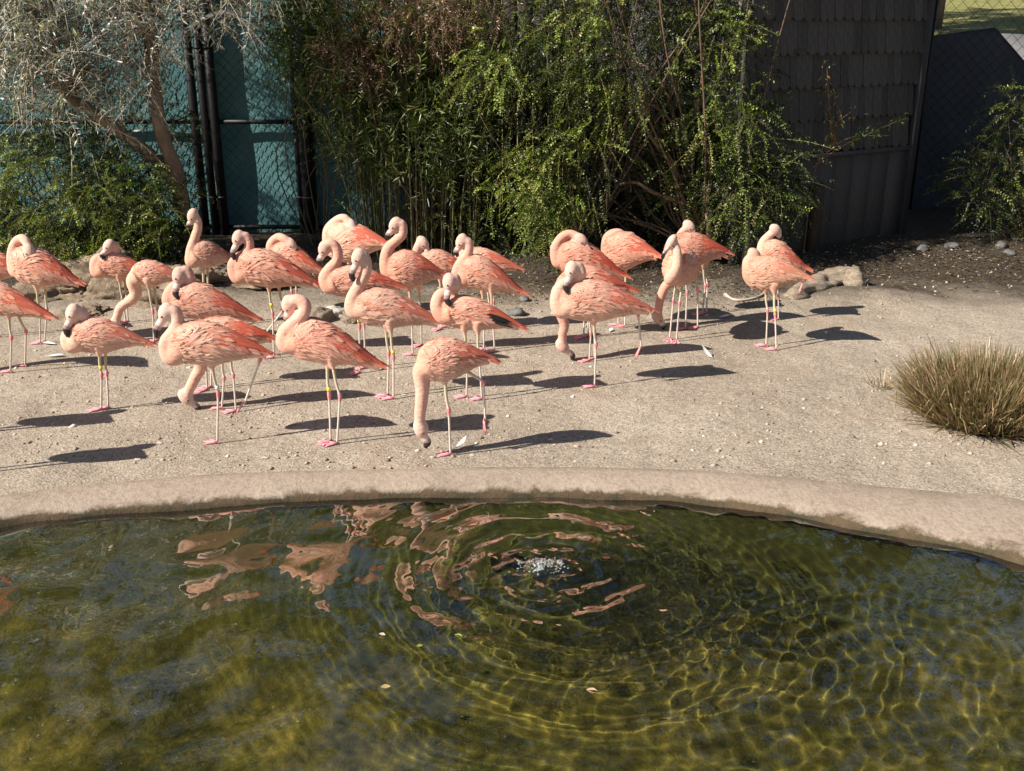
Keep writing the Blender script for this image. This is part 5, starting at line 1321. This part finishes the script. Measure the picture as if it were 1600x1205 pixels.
# driftwood stump
b0 = [gpt(1236, 470), gpt(1275, 452), gpt(1318, 446), gpt(1345, 455)]
P = catmull([b0[0] + [0, 0, .02], b0[1] + [0, 0, .03], b0[2] + [0, 0, .045], b0[3] + [0, 0, .03]], 40)
V, Q, F3 = tube(P, np.interp(np.linspace(0, 1, 40), [0, .3, .7, .92, 1], [.05, .12, .14, .12, .05]), 28)
V = np.array([v + norm(v - P[min(39, i // 28)]) * (0.06 * fnoise((v[0] * 0.5, v[1] * 3, v[2] * 7), 3) + 0.05 * fnoise(v, 4) + 0.022 * fnoise(v, 14) + 0.01 * fnoise(v, 30)) if i < 40 * 28 else v for i, v in enumerate(V)])
tag(obj('driftwood_log', Geo().add(V, Q, F3), M_wood), 'weathered grained driftwood stump behind the tan flamingo', 'log')
P = catmull([gpt(1133, 464) + [0, 0, .02], gpt(1150, 472) + [0, 0, .02], gpt(1178, 470) + [0, 0, .025], gpt(1196, 462) + [0, 0, .03]], 20)
V, Q, F3 = tube(P, np.array([.022, .018, .012] + [.011] * 14 + [.013, .015, .008]), 10); M_bleach = mat_noise('bleached_wood', (0.38, 0.31, 0.24), (0.54, 0.46, 0.38), 20, 0.8)
tag(obj('stick', Geo().add(V, Q, F3), M_bleach), 'pale bleached stick with a knob end on the sand', 'stick')
# white feathers on the ground
def feather(px, py, s, rz, lab, curl=0.25):
    g = Geo(); n = 9; t = np.linspace(0, 1, n)
    x = t * s; z = 0.012 + curl * s * t ** 2; wd = s * 0.17 * np.sin(np.clip(t * 1.05, 0.02, 1) * math.pi) ** 0.7 + 0.001
    V = np.concatenate([np.column_stack([x, -wd, z + wd * .3]), np.column_stack([x, 0 * x, z]), np.column_stack([x, wd, z + wd * .3])])
    a = np.arange(n - 1); Q = np.concatenate([np.stack([a, a + 1, n + a + 1, n + a], 1), np.stack([n + a, n + a + 1, 2 * n + a + 1, 2 * n + a], 1)])
    g.add(V, Q); add_tube(g, np.column_stack([x * 1.15 - s * .15, 0 * x, z - 0.001]), np.linspace(0.0016, 0.0006, n), 4)
    p = gpt(px, py); tag(obj('feather', g, M_white, None, (p[0], p[1], float(h_ground(p[0], p[1]))), rz), lab, 'feather', 'moulted feathers')
feather(1112, 562, .11, 2.2, 'white moulted feather standing up on the sand', 0.7)
feather(712, 702, .09, 0.8, 'fluffy white feather beside the webbed foot near the pond', 0.6)
feather(75, 561, .12, 0.2, 'white feather lying beside a shadow near the flamingo legs', 0.05)
feather(86, 540, .12, 2.9, 'white feather lying by the preening flamingo', 0.05)
feather(1125, 498, .12, 0.4, 'pale feather lying flat near the bleached stick', 0.1)
feather(952, 519, .08, 1.2, 'small pale feather under the one legged flamingo tail', 0.1)
feather(1290, 522, .06, 1.2, 'tiny pale feather on the sand by the tan flamingo shadow', 0.1)
# pebbles and bleached bits, litter
g = Geo(); n = 2600
oct_ = np.array([[1, 0, 0], [0, 1, 0], [-1, 0, 0], [0, -1, 0], [0, 0, 1], [0, 0, -0.4]]); of = np.array([[0, 1, 4], [1, 2, 4], [2, 3, 4], [3, 0, 4], [1, 0, 5], [2, 1, 5], [3, 2, 5], [0, 3, 5]])
px_ = rng.uniform(-100, 1700, n); py_ = rng.uniform(400, 735, n) ** 1.0
pal = np.array([(.52, .48, .42), (.30, .24, .18), (.20, .15, .11), (.46, .38, .30), (.34, .29, .24)])
for x, y in zip(px_, py_):
    if y > 725 and (x < 300 or x > 1150) : y -= 40
    p = gpt(x, y); s = abs(rng.normal(0, 0.0075)) + 0.003; p[2] = h_ground(p[0], p[1])
    V = oct_ * np.array([s * rng.uniform(.8, 1.6), s, s * .7]) * rng.uniform(.7, 1.3, (6, 1)); a = rng.uniform(0, 6.28)
    V = np.column_stack([V[:, 0] * math.cos(a) - V[:, 1] * math.sin(a), V[:, 0] * math.sin(a) + V[:, 1] * math.cos(a), V[:, 2]]) + p
    g.add(V, None, of, pal[rng.choice(5, p=[.05, .38, .25, .12, .20])] * rng.uniform(.8, 1.2))
M_peb = mat_attr('pebble', rough=0.9, var=0.2, vscale=80)
obj('gravel', g, M_peb, kind='stuff')
g = Geo(); n = 6500
x = np.concatenate([rng.uniform(-5, 6.5, 3800), rng.uniform(3.0, 6.5, 1700), rng.uniform(-0.5, 2.6, 1000)]); y = np.concatenate([rng.normal(10.6, 0.45, 3800), rng.normal(10.9, 0.5, 1700), rng.normal(9.7, 0.35, 1000)])
pos = np.column_stack([x, y, h_ground(x, y) + rng.uniform(0.004, 0.02, n)])
dd = rand_unit(n) * np.array([1, 1, 0.25]); up = norm(rng.normal(0, 0.3, (n, 3)) + np.array([0, 0, 1]))
add_leaves(g, pos, dd, up, rng.uniform(0.02, 0.065, n), rng.uniform(0.008, 0.022, n), np.clip(colmix(n, [(.12, .085, .055), (.22, .16, .10), (.34, .28, .2), (.5, .45, .38), (.07, .05, .035)], [4, 3, 1.2, 0.25, 3]), 0, 1))  # pale leaves kept rare so the colour deepens the ground shade
obj('leaf_litter', g, M_leaf, kind='stuff')
# bubbler: frothing water over a dark pump stone
bb = thing('pond_bubbler', 'frothy white bubbler welling up in the pond over a dark pump', 'fountain', (BUB[0], BUB[1], ZW))
g = Geo(); n = 230
a = rng.uniform(0, 6.28, n); r_ = np.abs(rng.normal(0, 0.052, n)); hz = 0.022 * np.exp(-(r_ / 0.08) ** 2)
for k in range(n):
    s = rng.uniform(0.0015, 0.005); c = np.array([math.cos(a[k]) * r_[k] * 1.5, math.sin(a[k]) * r_[k], hz[k] + rng.uniform(-0.002, 0.012)])
    V_, Q_ = ellipsoid(c, np.array([1., 0, 0]), np.array([0, 1., 0]), np.array([0, 0, 1.]), s * 1.3, s, s * 0.8, 7, 5); g.add(V_, Q_)
for k in range(9):
    aa = rng.uniform(0, 6.28); r0 = abs(rng.normal(0, .06)); q = rock_geo(*(rng.uniform(.006, .018, 3) * np.array([1.5, 1.1, .7])), 200 + k, 3, 0.6)
    g.add(q.v[0] + np.array([math.cos(aa) * r0 * 1.5, math.sin(aa) * r0, .018 * math.exp(-(r0 / .08) ** 2)]), None, q.f3[0])
mf, n_, l_, p_ = newmat('froth'); p_.inputs['Base Color'].default_value = (0.75, 0.78, 0.8, 1); p_.inputs['Roughness'].default_value = 0.12; p_.inputs['Transmission Weight'].default_value = 0.75; p_.inputs['IOR'].default_value = 1.2
tcx = n_.new('ShaderNodeTexCoord'); nz = noise_tex(n_, l_, 60, 3, 0.5, tcx.outputs['Object']); rp = ramp(n_, [(0.3, (0.6, 0.63, 0.62)), (0.7, (0.85, 0.88, 0.9))]); l_.new(nz.outputs['Fac'], rp.inputs['Fac']); l_.new(rp.outputs['Color'], p_.inputs['Base Color'])
o = obj('froth', g, mf, bb); o['kind'] = 'stuff'
M_pump = mat_noise('wet_dark_stone', (0.012, 0.012, 0.01), (0.035, 0.034, 0.024), 12, 0.35, 30, 0.6, 0.01)
pp = gpt(792, 898, -0.24) - BUB
obj('pump', rock_geo(.10, .07, .06, 90, 4), M_pump, bb, (pp[0], pp[1], -0.25 - ZW))
# floating leaves
fl = [(925, 1080, .045, 'pinkish'), (602, 1074, .04, 'tan'), (597, 992, .03, 'pale'), (716, 994, .035, 'yellow green'), (655, 1010, .03, 'olive')]
fc = {'pinkish': (.6, .4, .3), 'tan': (.45, .32, .16), 'pale': (.55, .45, .38), 'yellow green': (.32, .38, .08), 'olive': (.25, .28, .06), 'brown': (.3, .18, .1), 'straw coloured': (.5, .42, .2), 'faded': (.5, .42, .34), 'cream': (.65, .58, .46)}
for k, (x, y, s, nm) in enumerate(fl):
    p = gpt(x, y, ZW + 0.004); g = Geo(); n = 7; t = np.linspace(0, 1, n); wd = s * .33 * np.sin(np.clip(t, .03, .97) * math.pi)
    V = np.concatenate([np.column_stack([(t - .5) * s, -wd, 0.003 + 0.1 * wd]), np.column_stack([(t - .5) * s, 0 * t, 0 * t]), np.column_stack([(t - .5) * s, wd, 0.004 + 0.15 * wd])])
    q = np.arange(n - 1); g.add(V, np.concatenate([np.stack([q, q + 1, n + q + 1, n + q], 1), np.stack([n + q, n + q + 1, 2 * n + q + 1, 2 * n + q], 1)]), None, fc[nm])
    tag(obj('floating_leaf', g, M_leaf, None, p, rng.uniform(-.4, .4)), 'small %s leaf floating on the pond' % nm, 'leaf', 'leaves floating on the pond')

# pale dried droppings and down on the sand where the birds stand
g = Geo()
for k in range(60):
    p = gpt(rng.uniform(-20, 1330), rng.uniform(480, 728)); p[2] = h_ground(p[0], p[1]) + 0.002; s = rng.uniform(.006, .02); m = 9; a = np.arange(m) * 2 * math.pi / m
    rr = s * rng.uniform(.55, 1.25, m); V = np.column_stack([np.cos(a) * rr * 1.3, np.sin(a) * rr, np.full(m, 0.0015)]) + p
    g.add(np.vstack([V, p + [0, 0, .005]]), None, [[i, (i + 1) % m, m] for i in range(m)], np.array((.42, .38, .33)) * rng.uniform(.7, 1.1))
obj('droppings', g, M_peb, kind='stuff')
